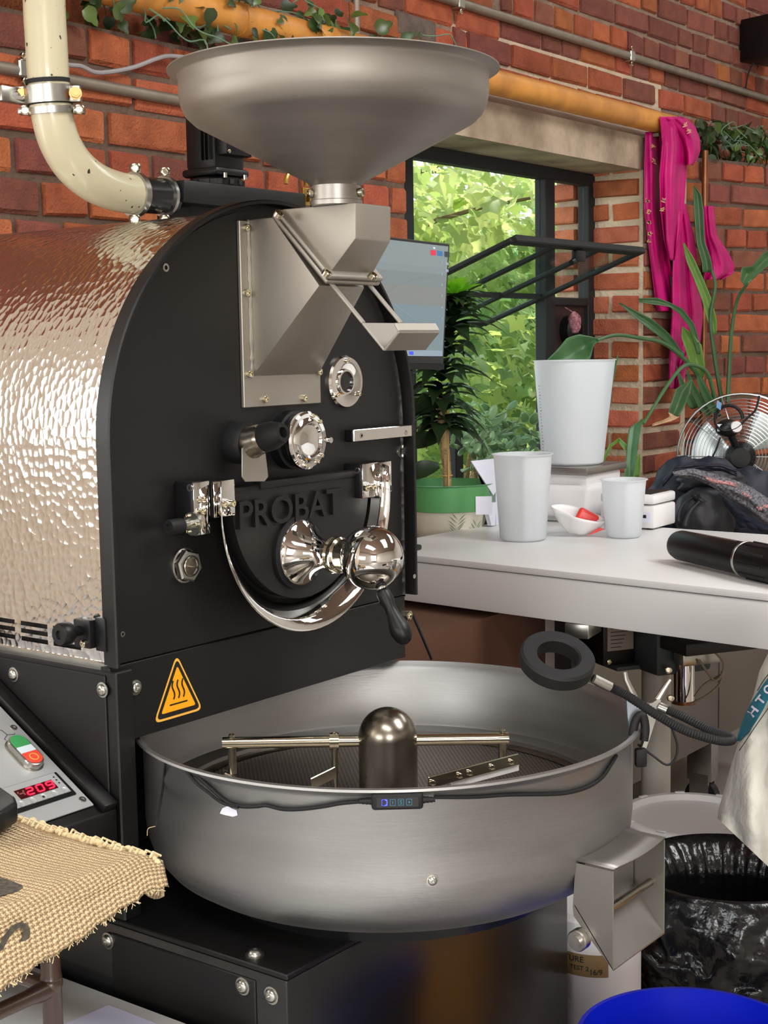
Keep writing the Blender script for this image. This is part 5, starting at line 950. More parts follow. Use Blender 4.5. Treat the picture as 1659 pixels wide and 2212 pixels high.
obj('palm_print', m, pm('grey_green_print', (120, 132, 108), .6), po, kind='stuff')
tt = [pc+V((0, 0, .118)), atY(965, 1010, 2.085), atY(957, 930, 2.085), atY(952, 860, 2.085), atY(962, 760, 2.085), atY(982, 680, 2.085), atY(985, 650, 2.085)]
m = MB(); m.tube(smooth(tt[:4], 4), [.0115+R.uniform(-.001, .001) for _ in range(13)], 12); obj('trunk', m, 'bark', dr)
m = MB(); q = tt[0]+V((-.012, -.012, 0)); m.tube([q, q+V((0, 0, .22))], .0025, 8); m.tube([tt[1]+V((.014*cos(a), .014*sin(a), 0))-V((0, 0, .02)) for a in [2*pi*i/14 for i in range(14)]], .0018, 6, True); obj('cane_tie', m, pm('straw_raffia', (196, 160, 96), .8), dr)
DL = [leaf_mesh('leafdark', L_, .058, .62, .3, 7) for L_ in (.12, .145, .17)]; DLL = [leaf_mesh('leaflime', L_, .034, .3, .35, 6) for L_ in (.08, .10)]
tsm = smooth(tt[2:], 8)
for k in range(150):
    t = k/149; p = tsm[min(int(t*(len(tsm)-1)), len(tsm)-1)]; a = k*2.4; el_ = .35+.6*t; d = V((cos(a), sin(a), el_*R.uniform(.6, 1.3))); inst('leaf', R.choice(DL), dr, lm(p, d, (0, 0, 1), R.uniform(.6, .95)*(.95 if t < .75 else .8)))
for k in range(14): a = k*2.4; inst('leaf', R.choice(DLL), dr, lm(tsm[-1]+V((0, 0, R.uniform(-.01, .015))), V((cos(a)*.7, sin(a)*.7, R.uniform(.5, 1.3))), (0, 0, 1), R.uniform(.8, 1.1)))
for x, y, dx, dz in ((903, 950, -.06, -.012), (905, 875, -.075, -.03), (900, 1010, -.03, -.1)):
    p = atY(x+48, y-4, 2.07); inst('leaf', leaf_mesh('leafdark', .12, .05, .4, .2, 6), dr, lm(p, V((-.6, .45, dz)), (-.3, -1, .6), 1))
m = MB(); m.obox(pc+V((RT.x, RT.y, 0))*.085-V((FW.x, FW.y, 0))*.098+V((0, 0, .105)), (.040, .002, .045), Matrix.Rotation(rad(-53), 3, 'Z')); obj('plant_tag', m, 'paper', dr)
# jade plant
jp = V((3.34, 2.22, .905)); jd = thing('jade_plant', 'bushy jade plant with fleshy oval leaves beside the dracaena', 'plant', jp)
m = MB(); m.lathe([(0, 0), (.075, 0), (.09, .11), (.094, .115), (.085, .112), (0, .10)], jp, n=40); obj('pot', m, pm('dark_pot', (58, 54, 50), .5), jd)
jc_ = []
m = MB()
for k in range(16):
    e = atY(R.uniform(1000, 1150), R.uniform(875, 1040), R.uniform(2.08, 2.24)); b0_ = jp+V((R.uniform(-.02, .02), R.uniform(-.02, .02), .09)); mid = (b0_+e)/2+V((R.uniform(-.03, .03), 0, -.02)); sm = smooth([b0_, mid, e], 4); m.tube(sm, [.012-.001*i for i in range(len(sm))], 7); jc_.append((e, (e-mid).normalized()))
obj('branch', m, 'bark', jd, kind='stuff')
JL = []
for L_ in (.032, .04, .046):
    b = MB(); b.sphere((0, L_*.55, 0), 1, 10, (L_*.30, L_*.52, .0035)); JL.append(b.mesh('leaf', 'jade', 180))
for k in range(290):
    e, d0 = R.choice(jc_); p = e+V((R.gauss(0, .030), R.gauss(0, .022), R.gauss(0, .030))); X, Y = px(p)
    if X < 975 or Y > 1075: continue
    inst('leaf', R.choice(JL), jd, lm(p, V((R.uniform(-1, 1), R.uniform(-1, .3), R.uniform(-.2, 1))), (R.uniform(-.5, .5), -.6, 1), R.uniform(.75, 1.1)))
# strelitzia
sb = atD(1560, 1010, 4.75); sb.z = .84
stz = thing('strelitzia_plant', 'large leaved strelitzia behind the fan with arching stems', 'plant', sb)
m = MB(); m.lathe([(0, 0), (.09, 0), (.11, .15), (.115, .155), (.1, .15), (0, .14)], sb, n=40); obj('pot', m, pm('terracotta_pot', (150, 90, 64), .7), stz)
def stem(pts, r0, r1, D=4.65, mat='strel'):
    P_ = smooth([atD(x, y, D+dd_) for x, y, dd_ in pts], 6); m = MB(); m.tube(P_, [r0+(r1-r0)*i/(len(P_)-1) for i in range(len(P_))], 8); obj('stem', m, mat, stz); return P_
def blade_(rows, mat='strel', D=4.65, fold=.35, name='leaf', nv=18, nu=8):
    def f(u, v):
        s = v*(len(rows)-1); i = min(int(s), len(rows)-2); t = s-i; (x0, y0, x1, y1_, d0) = [rows[i][k]*(1-t)+rows[i+1][k]*t for k in range(5)]
        x = x0+(x1-x0)*u; y = y0+(y1_-y0)*u; wpx = math.hypot(x1-x0, y1_-y0); return atD(x, y, D+d0-fold*(1-abs(2*u-1))*wpx*.0014*-1)
    m = MB(); m.grid(f, nu, nv); o = obj(name, m, mat, stz, sharp=180, recalc=False); md = o.modifiers.new('t', 'SOLIDIFY'); md.thickness = .0015; return o
stem(((1572, 870, .1), (1575, 800, .1), (1580, 720, .08), (1592, 650, .05), (1615, 612, 0)), .008, .005)
stem(((1560, 870, .12), (1545, 780, .1), (1535, 690, .1), (1545, 620, .1), (1538, 585, .1)), .008, .005)
stem(((1545, 865, .1), (1530, 810, .05), (1505, 790, 0), (1475, 792, -.05), (1440, 835, -.1), (1412, 880, -.15), (1390, 915, -.2)), .007, .005)
stem(((1540, 870, .1), (1500, 800, .05), (1440, 745, 0), (1380, 730, -.1), (1330, 724, -.15), (1290, 735, -.2)), .008, .005)
stem(((1455, 720, .1), (1453, 640, .1), (1452, 600, .1)), .004, .003)
blade_([(1176, 784, 1170, 792, -.25), (1205, 755, 1225, 795, -.25), (1225, 730, 1252, 790, -.22), (1250, 722, 1275, 775, -.2), (1280, 728, 1282, 745, -.2), (1297, 733, 1297, 735, -.2)])
blade_([(1337, 653, 1337, 655, 0), (1370, 670, 1362, 678, 0), (1410, 690, 1395, 705, 0), (1445, 720, 1435, 735, .02), (1470, 755, 1462, 760, .05), (1480, 765, 1478, 768, .05)])
blade_([(1380, 645, 1380, 652, 0), (1420, 643, 1415, 658, 0), (1450, 655, 1445, 662, 0), (1475, 668, 1468, 678, .02), (1500, 700, 1488, 705, .04), (1510, 735, 1500, 738, .05), (1512, 765, 1508, 765, .05)], nv=20)
blade_([(1478, 525, 1476, 525, .1), (1500, 560, 1482, 562, .1), (1518, 600, 1500, 604, .1), (1535, 640, 1516, 645, .1), (1548, 690, 1528, 690, .1), (1548, 720, 1540, 722, .1)], 'strellight')
blade_([(1500, 402, 1498, 402, .14), (1515, 420, 1498, 422, .14), (1520, 460, 1500, 465, .14), (1522, 520, 1505, 525, .14), (1536, 560, 1516, 565, .14), (1540, 588, 1518, 588, .14)])
blade_([(1478, 530, 1470, 535, .15), (1476, 560, 1452, 565, .14), (1468, 595, 1447, 598, .12), (1460, 618, 1450, 618, .1)], nv=12)
blade_([(1474, 705, 1474, 706, .05), (1495, 720, 1472, 728, .05), (1515, 745, 1480, 752, .05), (1523, 790, 1495, 800, .06), (1520, 815, 1508, 822, .08)], 'strellight')
blade_([(1600, 605, 1608, 618, .02), (1602, 578, 1625, 605, .02), (1625, 575, 1640, 590, 0), (1650, 545, 1664, 570, -.02), (1685, 535, 1690, 560, -.05)])
blade_([(1495, 820, 1494, 820, -.05), (1490, 850, 1460, 840, -.08), (1478, 880, 1448, 876, -.1), (1465, 900, 1444, 892, -.1)])
blade_([(1468, 900, 1444, 890, -.1), (1455, 908, 1448, 900, -.1), (1430, 915, 1432, 908, -.1), (1408, 921, 1410, 916, -.1)], 'dry', name='dry_tip', nv=8)
blade_([(1390, 905, 1386, 905, -.3), (1386, 915, 1358, 925, -.35), (1378, 960, 1354, 965, -.4), (1372, 1010, 1350, 1015, -.45), (1368, 1045, 1347, 1046, -.45)])
blade_([(1336, 768, 1334, 768, -.2), (1326, 820, 1312, 815, -.2), (1308, 870, 1296, 865, -.2), (1290, 930, 1286, 925, -.2)], nv=12)
stem(((1282, 1020, -.3), (1286, 950, -.22), (1296, 890, -.2)), .004, .004)
blade_([(1354, 960, 1350, 975, -.4), (1338, 945, 1336, 955, -.35), (1315, 962, 1320, 966, -.35), (1296, 1008, 1301, 1008, -.35)], 'strellight', nv=12)
blade_([(1382, 980, 1380, 982, -.3), (1384, 1010, 1372, 1005, -.3), (1380, 1030, 1372, 1030, -.3)], 'strellight', nv=8)
for x0, y0 in ((1520, 900), (1500, 880), (1540, 900)): blade_([(x0-40, 790, x0-38, 790, .05), (x0-20, 830, x0-32, 835, .05), (x0+10, 880, x0-10, 885, .08), (x0+20, y0, x0+8, y0, .1)], nv=8)

# fan seen from behind
ZB = .84; fc_ = atD(1600, 985, 4.55); fn_ = thing('floor_fan', 'chrome wire fan standing behind the navy bag', 'fan', (fc_.x, fc_.y, ZB)); ffr = .195; kf = 4.55/3.98
fd = (FW+RT*.25+UP*.10).normalized(); fx = fd.orthogonal(); fx = V((0, 0, 1)).cross(fd).normalized(); fy = fd.cross(fx)
def fcirc(r, off, n=48): return [fc_+fd*off+(fx*cos(2*pi*i/n)+fy*sin(2*pi*i/n))*r for i in range(n)]
def foff(r, s): t = r/ffr; return s*.045*(1-t**3)
m = MB(); m.tube(fcirc(ffr, 0), .0038, 8, True); m.tube(fcirc(ffr, .012), .003, 6, True); obj('outer_ring', m, 'silvery', fn_)
for s, nm in ((-1, 'rear_guard'), (1, 'front_guard')):
    m = MB()
    for k in range(14): r = .045+(ffr-.05)*k/14; m.tube(fcirc(r, foff(r, s)), .0011, 4, True)
    for k in range(10): a = 2*pi*k/10; dvec = fx*cos(a)+fy*sin(a); m.tube([fc_+dvec*r+fd*foff(r, s) for r in (.04, .08, .12, .15, ffr)], .0014, 5)
    obj(nm, m, 'silvery', fn_, kind='stuff')
for k in range(3):
    a = 2*pi*k/3+2.4; m = MB()
    def bl_(u, v, a=a): r = .03+.122*v; aa = a+(u-.5)*1.25*(.55+.6*v-.35*v*v); return fc_+(fx*cos(aa)+fy*sin(aa))*r+fd*(.012*(u-.5)*2)
    m.grid(bl_, 10, 10); o = obj('blade', m, 'fanblade', fn_, sharp=180, recalc=False); md = o.modifiers.new('t', 'SOLIDIFY'); md.thickness = .0015
mc_ = fc_-fd*.055; m = MB(); m.lathe([(0, -.03), (.03, -.03), (.045, -.015), (.048, .02), (.04, .05), (0, .05)], mc_, fd, 36); obj('motor', m, 'blackplastic', fn_)
for k in range(18): a = 2*pi*k/18; m = MB(); q = mc_-fd*.022+(fx*cos(a)+fy*sin(a))*.034; m.obox(q, (.003, .016, .004), Matrix((fx*cos(a+pi/2)+fy*sin(a+pi/2), fx*cos(a)+fy*sin(a), fd)).transposed()); obj('motor_rib', m, 'rubber', fn_)
cb_ = atD(1572, 925, 4.465); m = MB(); m.sphere(cb_, 1, 28, (.052, .035, .028)); cbx = obj('control_box', m, 'blackplastic', fn_); m = MB(); kn = atD(1590, 922, 4.425); m.lathe([(0, -.008), (.018, -.008), (.0165, .008), (0, .008)], kn, -FW, 28); obj('speed_knob', m, 'whiteplastic', fn_); m = MB(); m.obox(atD(1560, 924, 4.429), (.03, .002, .022), Matrix((RT, FW, UP)).transposed()); obj('rating_label', m, 'paper', fn_)
m = MB(); m.tube([cb_, mc_], .012, 12); obj('motor_neck', m, 'blackplastic', fn_)
m = MB(); hc = atD(1575, 905, 4.465); m.tube([hc+RT*(.042*cos(a))+UP*(.042*sin(a)) for a in [pi*i/12 for i in range(13)]], .0055, 8); obj('carry_handle', m, 'blackplastic', fn_)
m = MB(); m.tube(smooth([atD(x, y, 4.420) for x, y in ((1640, 855), (1632, 885), (1612, 905), (1590, 925), (1562, 930), (1545, 915), (1545, 890))]), .0035, 8); m.tube(smooth([atD(x, y, 4.443) for x, y in ((1556, 945), (1545, 975), (1532, 1000))]), .003, 8); obj('power_cable', m, 'rubber', fn_)
m = MB(); m.obox(atD(1553, 876, 4.443), (.028, .003, .022), Matrix.Rotation(rad(20), 3, 'Y')); obj('cable_tag', m, pm('blue_tag', (120, 170, 220), .5), fn_)
m = MB(); m.lathe([(0, 0), (.11, 0), (.11, .01), (.02, .016), (.012, .05), (0, .05)], (fc_.x+.02, fc_.y+.02, ZB), n=40); m.tube([V((fc_.x+.02, fc_.y+.02, ZB+.04)), mc_], .010, 10); obj('fan_base', m, 'blackplastic', fn_)
# bag with jacket over it
bgc = atD(1530, 1085, 4.237); bg_ = thing('backpack', 'navy and grey backpack slumped on the bench in front of the fan', 'bag', (bgc.x, bgc.y, ZB))
def blob(name, c, rx, ry, rz, mat, parent, amp=.12, seed=0, seg=48, ax=None, floor=.84):
    from mathutils import noise
    m = MB(); m.sphere((0, 0, 0), 1, seg)
    for v in m.bm.verts:
        d = v.co.normalized(); n_ = noise.noise(d*1.6+V((seed, seed*.7, 0)))+.5*noise.noise(d*3.7+V((seed, 3, 0))); q = d*(1+amp*n_); q = V((q.x*rx, q.y*ry, q.z*rz)); v.co = V(c)+RT*q.x+V((FW.x, FW.y, 0)).normalized()*q.y+V((0, 0, q.z))
        if floor is not None and v.co.z < floor: v.co.z = floor+.001
    return obj(name, m, mat, parent, sharp=180)
blob('main_body', atD(1505, 1090, 4.282), .132, .10, .15, 'navy', bg_, .2, 2); blob('side_bulge', atD(1600, 1110, 4.282), .137, .09, .13, 'navy', bg_, .2, 5); blob('front_pocket', atD(1520, 1118, 4.168), .086, .05, .09, 'greynylon', bg_, .15, 8)
blob('top_flap', atD(1535, 1040, 4.191), .097, .055, .04, 'greynylon', bg_, .2, 11, floor=None)
m = MB()
def strap(pts, D, wd, name='strap', mat='greynylon'):
    P_ = smooth([atD(x, y, D) for x, y in pts], 5); m = MB(); rows = [m.vs([p-RT*wd*.5+UP*0, p+RT*wd*.5]) for p in P_]
    for i in range(len(rows)-1): m.bm.faces.new((rows[i][0], rows[i][1], rows[i+1][1], rows[i+1][0]))
    o = obj(name, m, mat, bg_, sharp=180, recalc=False); md = o.modifiers.new('t', 'SOLIDIFY'); md.thickness = .003
strap(((1512, 1082), (1495, 1100), (1484, 1120), (1480, 1138)), 4.105, .016); strap(((1500, 1068), (1508, 1076), (1520, 1084)), 4.105, .02); strap(((1466, 1128), (1468, 1105), (1480, 1085), (1502, 1072)), 4.122, .010)
m = MB(); m.obox(atD(1508, 1075, 4.093), (.022, .006, .012), Matrix.Rotation(rad(-35), 3, 'Y'), .002); obj('buckle', m, 'blackplastic', bg_)
jk = thing('knitted_jumper', 'dark patterned knit jumper thrown over the navy backpack', 'jumper', atD(1590, 1060, 4.122))
def jsheet(name, rows, mat, D, bulge=.03, nu=24, nv=20, w_=.004):
    from mathutils import noise
    def f(u, v):
        s = v*(len(rows)-1); i = min(int(s), len(rows)-2); t = s-i; x0, y0, x1, y1_ = [rows[i][k]*(1-t)+rows[i+1][k]*t for k in range(4)]
        x = x0+(x1-x0)*u; y = y0+(y1_-y0)*u; return atD(x, y, D-bulge*sin(pi*u)+.012*noise.noise(V((u*5, v*7, len(rows)))))
    m = MB(); m.grid(f, nu, nv); o = obj(name, m, mat, jk, sharp=180, recalc=False); md = o.modifiers.new('t', 'SOLIDIFY'); md.thickness = w_; return o
jsheet('knit_yoke', [(1452, 1018, 1462, 1032), (1490, 1010, 1500, 1035), (1530, 1018, 1535, 1050), (1570, 1030, 1575, 1078), (1620, 1050, 1615, 1100), (1665, 1080, 1650, 1130), (1700, 1100, 1690, 1150)], 'knit', 4.076)
jsheet('hood', [(1432, 1035, 1432, 1052), (1455, 1008, 1462, 1018), (1500, 1000, 1510, 1016), (1550, 1000, 1560, 1018), (1590, 1010, 1592, 1030)], 'navy', 4.088, .02)
jsheet('rib_hem', [(1555, 1065, 1570, 1085), (1565, 1085, 1600, 1105), (1580, 1110, 1640, 1130), (1600, 1138, 1680, 1150)], pm('navy_rib', (30, 34, 54), .9, var=.4, vscale=30, bump=.6, bscale=120, stretch=(1, 1, 9)), 4.065, .02)
for rows in ([(1523, 1028, 1526, 1036), (1545, 1036, 1546, 1044), (1580, 1042, 1582, 1050), (1592, 1046, 1592, 1052)], [(1603, 1062, 1606, 1070), (1620, 1070, 1622, 1078)], [(1634, 1094, 1638, 1102), (1665, 1088, 1668, 1098)]): jsheet('knit_band', rows, pm('pink_white_knit', (214, 190, 186), .9, var=.8, vscale=220, var2=(176, 60, 66)), 4.048, .004, 8, 10, .002)
# knitted ornament on the window panel
kq = atY(1241, 697, 2.35); ko = thing('knitted_ornament', 'pink speckled knitted ball hanging on the dark window panel', 'ornament', kq)
blob('yarn_ball', kq, .022, .022, .036, 'pinkknit', ko, .12, 4, 28, floor=None); m = MB(); m.tube([kq+V((0, .0, .03)), V((kq.x, 2.385, kq.z+.05))], .002, 6); obj('loop', m, 'pinkknit', ko)

# ================================================================== UNDER THE TABLE
cd = thing('cardboard_box', 'brown cardboard box standing under the table behind the roaster', 'box', (2.5, 1.83, 0))
m = MB(); m.box((2.2, 1.66, 0), (2.80, 2.0, .83)); obj('carton', m, 'cardboard', cd)
m = MB(); m.obox(V((2.40, 1.50, .31)), (.26, .2, .62), Matrix.Rotation(rad(10), 3, 'Z'), .003); tag(obj('cardboard_box', m, 'cardboard', None, loc=(2.40, 1.50, 0)), 'smaller cardboard box peeking above the tray rim', 'box')
m = MB(); m.tube(smooth([atD(x, y, 3.14) for x, y in ((1038, 1285), (1036, 1340), (1042, 1390), (1044, 1412))]), .003, 6); m.tube([atD(890, 1325, 2.75), atD(910, 1370, 2.75), atD(933, 1425, 2.75)], .003, 6); tag(obj('power_cable', m, 'rubber', None, loc=atD(1038, 1300, 2.92)), 'thin black cable hanging in front of the cardboard box', 'cable')
fr_ = thing('steel_cabinet', 'brushed stainless cabinet on casters standing behind the white table', 'cabinet', (3.6, 1.85, 0))
cy0 = 1.75
def cabx(x, y): return atY(x, y, cy0)
cx0_, cxm, cx1_ = cabx(1228, 1400).x, cabx(1549, 1500).x, 4.5
m = MB(); m.box((cx0_, cy0+.004, .24), (cx1_, cy0+.27, .84), .003); cbn = obj('carcass', m, 'steelfridge', fr_)
m = MB(); m.box((cx0_, cy0-.006, .24), (cxm-.004, cy0+.004, .84), .002); obj('door', m, 'steelfridge', fr_); m = MB(); m.box((cxm+.004, cy0-.006, .24), (cx1_, cy0+.004, .84), .002); obj('door', m, 'steelfridge', fr_)
for x in (cx0_+.1, cxm+.02): 
    m = MB(); m.cyl((x, cy0+.06, .05), (x+.03, cy0+.06, .05), .05, n=28); m.cyl((x+.005, cy0+.06, .05), (x+.025, cy0+.06, .05), .02, n=16); cs_ = obj('caster_wheel', m, 'rubber', fr_); m = MB(); m.box((x-.01, cy0+.02, .1), (x+.04, cy0+.1, .24), .003); m.box((x-.012, cy0+.03, .03), (x-.004, cy0+.09, .12)); m.box((x+.034, cy0+.03, .03), (x+.042, cy0+.09, .12)); obj('caster_fork', m, 'zinc', fr_)
m = MB(); q = atD(1260, 1355, 2.95); m.obox(q, (.09, .05, .03), Matrix.Rotation(rad(12), 3, 'Z'), .002); obj('door_handle', m, 'zinc', fr_)
m = MB(); a_ = atD(1216, 1400, 3.0); m.box((a_.x-.0, a_.y-.02, .3), (a_.x+.022, a_.y+.02, .84)); obj('side_gasket', m, 'ink', fr_)
# drive unit on a round post
pz = atD(1417, 1580, 3.278); du_ = thing('drive_unit', 'black motor and grey gearbox on an ivory post under the table', 'machine', (pz.x, pz.y, 0)); crot2 = Matrix((RT, V((FW.x, FW.y, 0)).normalized(), V((0, 0, 1)))).transposed()
crot2 = Matrix.Rotation(math.atan2(RT.y, RT.x)+rad(22), 3, 'Z')
m = MB(); m.cyl((pz.x, pz.y, 0), (pz.x, pz.y, .80), .033, n=40); obj('post', m, 'ivorypost', du_); m = MB(); m.lathe([(0, 0), (.12, 0), (.12, .012), (.03, .03), (0, .03)], (pz.x, pz.y, 0), n=40); obj('post_foot', m, 'ivorypost', du_)
def ub(name, x, y, D, size, mat, bev=.004): m = MB(); c = atD(x, y, D); m.obox(c, size, crot2, bev); return obj(name, m, mat, du_), c
mbx, c1 = ub('motor_box', 1330, 1376, 3.252, (0.131, 0.112, 0.102), 'blackplastic', .006)
bx_ = crot2 @ V((1, 0, 0)); by_ = crot2 @ V((0, -1, 0)); fcm = c1+by_*.0562
m = MB(); m.obox(fcm-bx_*.022+V((0, 0, .012)), (.066, .002, .058), crot2); obj('rating_plate', m, pm('dull_label', (150, 136, 124), .6), du_)
m = MB()
for k in range(6): m.obox(fcm+by_*.0012-bx_*(.024+.002*k)+V((0, 0, .033-.0085*k)), (.046-.004*k, .0006, .0016), crot2)
obj('plate_print', m, 'ink', du_, kind='stuff')
for sx2 in (-.052, .05): bolt(du_, fcm+bx_*sx2-V((0, 0, .04)), by_, .006, 'cap')
ub('gear_housing', 1450, 1395, 3.202, (0.144, 0.107, 0.107), 'gearbox', .012); ub('gear_housing', 1400, 1390, 3.252, (0.062, 0.075, 0.094), 'gearbox', .006); ub('base_plate', 1400, 1428, 3.252, (0.213, 0.088, 0.010), 'gearbox', .002); ub('mount_bracket', 1505, 1420, 3.127, (0.094, 0.038, 0.026), 'zinc', .003); ub('table_beam', 1560, 1385, 3.127, (0.250, 0.100, 0.026), 'ink', .002)
cp0 = atD(1478, 1432, 3.152); m = MB(); m.cyl(cp0, cp0+V((0, 0, -.085)), .023, n=32); cp1 = atD(1465, 1432, 3.165); obj('capacitor', m, 'chrome', du_)
m = MB(); m.lathe([(0, -.003), (.027, -.003), (.027, .003), (0, .003)], cp0+V((0, 0, -.086)), n=28); obj('capacitor_base', m, 'copper', du_)
for x, y in ((1443, 1447), (1448, 1508)): bolt(du_, atD(x, y, 3.127), -FW, .008, 'cap')
for k, pts in enumerate((((1510, 1425), (1530, 1455), (1545, 1470), (1560, 1455), (1562, 1430), (1540, 1405)), ((1490, 1522), (1530, 1500), (1556, 1475), (1560, 1450)), ((1500, 1505), (1520, 1480), (1550, 1462), (1560, 1458)))): m = MB(); m.tube(smooth([atD(x, y, 3.10+.01*k) for x, y in pts]), .0028, 7); obj('wire', m, pm('taupe_wire', (130, 116, 96), .6), du_)

# ================================================================== BINS, BUCKETS, SACK
wt = atD(1495, 1758, 2.94); wb = thing('white_bucket', 'white lidded plastic bucket behind the black bin liner', 'bucket', (wt.x, wt.y, 0)); hz = wt.z; rr_ = .138
m = MB(); m.lathe([(0, 0), (rr_*.86, 0), (rr_*.97, hz-.05), (rr_, hz-.045), (rr_, hz-.02), (0, hz-.02)], (wt.x, wt.y, 0), n=64); obj('body', m, 'whiteplastic', wb); m = MB(); m.lathe([(rr_*.98, hz-.03), (rr_*1.06, hz-.03), (rr_*1.07, hz-.005), (rr_*1.04, hz), (rr_*.95, hz), (rr_*.92, hz-.012), (0, hz-.010)], (wt.x, wt.y, 0), n=64); obj('lid', m, 'whiteplastic', wb)
for k in range(10): a = 2*pi*k/10; m = MB(); m.obox((wt.x+rr_*1.0*cos(a), wt.y+rr_*1.0*sin(a), hz+.002), (.008, .02, .003), Matrix.Rotation(a, 3, 'Z'), .001); obj('lid_tab', m, 'whiteplastic', wb)
# bin with black liner
bt0 = atD(1575, 1868, 2.56); bn = thing('waste_bin', 'grey bin with a crumpled black liner folded over its rim', 'bin', (bt0.x, bt0.y, 0)); bz_ = bt0.z-.0; br = .168
m = MB(); m.lathe([(0, 0), (br*.72, 0), (br*.84, bz_-.05), (br*.83, bz_-.05), (br*.7, .01), (0, .01)], (bt0.x, bt0.y, 0), n=56); obj('bin_body', m, 'greyplastic', bn)
from mathutils import noise as NZs
def liner(u, v):
    a = 2*pi*u; 
    if v < .42: t = v/.42; r = br*(.58+.20*t+.21*max(0, (t-.86)/.14)); z = bz_-.30*(1-t)+.0; rr2 = r*(1+.02*sin(38*a)+.012*sin(61*a+1))
    else: t = (v-.42)/.58; r = br*(1.0+.15*sin(pi*min(t*1.1, 1))+.05*t); z = bz_-.20*t+.006*sin(pi*min(1, t*6)); nn = NZs.noise(V((cos(a)*3.5, sin(a)*3.5, t*4.0)))+.6*NZs.noise(V((cos(a)*9, sin(a)*9, t*10))); rr2 = r*(1+.14*nn*min(1, t*2.2)); z += .03*nn*t
    return V((bt0.x+rr2*cos(a), bt0.y+rr2*sin(a), z))
m = MB(); m.grid(liner, 150, 40); obj('bin_liner', m, 'binliner', bn, sharp=180, label='crumpled black polythene liner')
# blue bucket
bb0 = atD(1500, 2242, 1.92); bb = thing('blue_bucket', 'bright blue open bucket at the lower right corner', 'bucket', (bb0.x, bb0.y, 0)); bh = bb0.z+.0; brr = .150
m = MB(); m.lathe([(0, .0), (brr*.8, 0), (brr, bh-.01), (brr+.005, bh-.006), (brr+.005, bh), (brr-.001, bh), (brr*.78, .006), (0, .006)], (bb0.x, bb0.y, 0), n=96); obj('body', m, 'blue', bb); m = MB(); m.lathe([(brr+.002, bh-.05), (brr+.008, bh-.05), (brr+.008, bh-.045), (brr+.002, bh-.045)], (bb0.x, bb0.y, 0), n=96); obj('rim_band', m, 'blue', bb)
oc = thing('glow_crate', 'unseen orange crate, added to put an orange glow in the roaster base front', 'crate', (2.62, .47, 0))  # guessed crate outside the view, added for its orange reflection
m = MB(); m.box((2.40, .25, .012), (2.86, .69, .36), .01); obj('crate_body', m, 'orange', oc)
for k in range(4): m = MB(); m.box((2.39, .24, .04+.085*k), (2.87, .70, .075+.085*k), .004); obj('crate_slat', m, 'orange', oc)
# labelled white tub
wc = atD(1296, 2100, 2.36); wr_ = .076; wc = V((wc.x, wc.y, 0)); wcx = V((FW.x, FW.y, 0)).normalized(); wc = wc+wcx*wr_*.75
tu = thing('labelled_tub', 'white plastic tub with brown handwritten tape beside the roaster base', 'tub', wc); th_ = atD(1300, 1985, 2.36).z
m = MB(); m.lathe([(0, 0), (wr_*.96, 0), (wr_, .01), (wr_, th_), (wr_*.9, th_+.01), (0, th_+.01)], wc, n=64); obj('body', m, 'whiteplastic', tu)
ca = math.atan2(-wcx.y, -wcx.x)
def onwc(u, z, off): return V((wc.x+(wr_+off)*cos(ca+u), wc.y+(wr_+off)*sin(ca+u), z))
def wz(y): return atC(1290, y, wc.x, wc.y, wr_).z
def wu_(x, y): p = atC(x, y, wc.x, wc.y, wr_); return (math.atan2(p.y-wc.y, p.x-wc.x)-ca+pi) % (2*pi)-pi
zt0, zt1 = wz(2112), wz(2064); u0 = wu_(1200, 2090)-.6; u1 = wu_(1314, 2090)
m = MB(); m.grid(lambda u, v: onwc(u0+(u1-u0)*u, zt0+(zt1-zt0)*v, .0008), 28, 2); obj('brown_tape', m, 'tape', tu, recalc=False, sharp=180)
def tub_text(s, x0, x1, yb, hpx, name):
    ua, ub_ = wu_(x0, yb), wu_(x1, yb); z = wz(yb); mb = text_mb(s, lambda u, v, d: onwc(ua+u/wr_, z+v, .0014), (ub_-ua)*wr_, 0, hpx*2.4/F_PX, .012); obj(name, mb, 'ink', tu, recalc=False)
tub_text('TEXTURE', 1199, 1261, 2082, 13, 'handwriting'); tub_text('TEST 2', 1232, 1272, 2099, 10, 'handwriting'); tub_text('16/9', 1276, 1301, 2106, 12, 'handwriting')
# white woven sack
sk = thing('woven_sack', 'white woven sack with teal band lettering at the right edge', 'sack', atD(1640, 1850, 2.12))
L_edge = [(1720, 1290), (1662, 1405), (1640, 1450), (1628, 1500), (1610, 1545), (1596, 1600), (1580, 1650), (1566, 1700), (1552, 1750), (1550, 1768)]
def sackf(u, v):                                                           # closed bag: u runs once round it, v from mouth to base
    s = v*(len(L_edge)-1); i = min(int(s), len(L_edge)-2); t = s-i; x0 = L_edge[i][0]*(1-t)+L_edge[i+1][0]*t; y0 = L_edge[i][1]*(1-t)+L_edge[i+1][1]*t
    ph = 2*pi*u; f = (1-cos(ph))/2; x = x0+(1900-x0)*f; yb = y0+(x-x0)*(.95*v**6); fr = min(u, 1-u)*2
    n_ = NZs.noise(V((f*7, v*3, 1)))*.024+.010*sin(f*30+3*sin(4*v))*(v*.7+.3)+.006*NZs.noise(V((f*30, v*16, 3))); edge = abs(sin(ph))**.9
    return atD(x, yb, 2.12-(.14*edge-n_*min(1, edge*3))*(1 if sin(ph) >= 0 else -.7))
m = MB(); m.grid(sackf, 90, 50); o = obj('sack_front', m, 'sack', sk, sharp=180, recalc=False)
m = MB(); m.face([sackf(k/40, 1) for k in range(40)]); obj('sack_base', m, 'sack', sk)
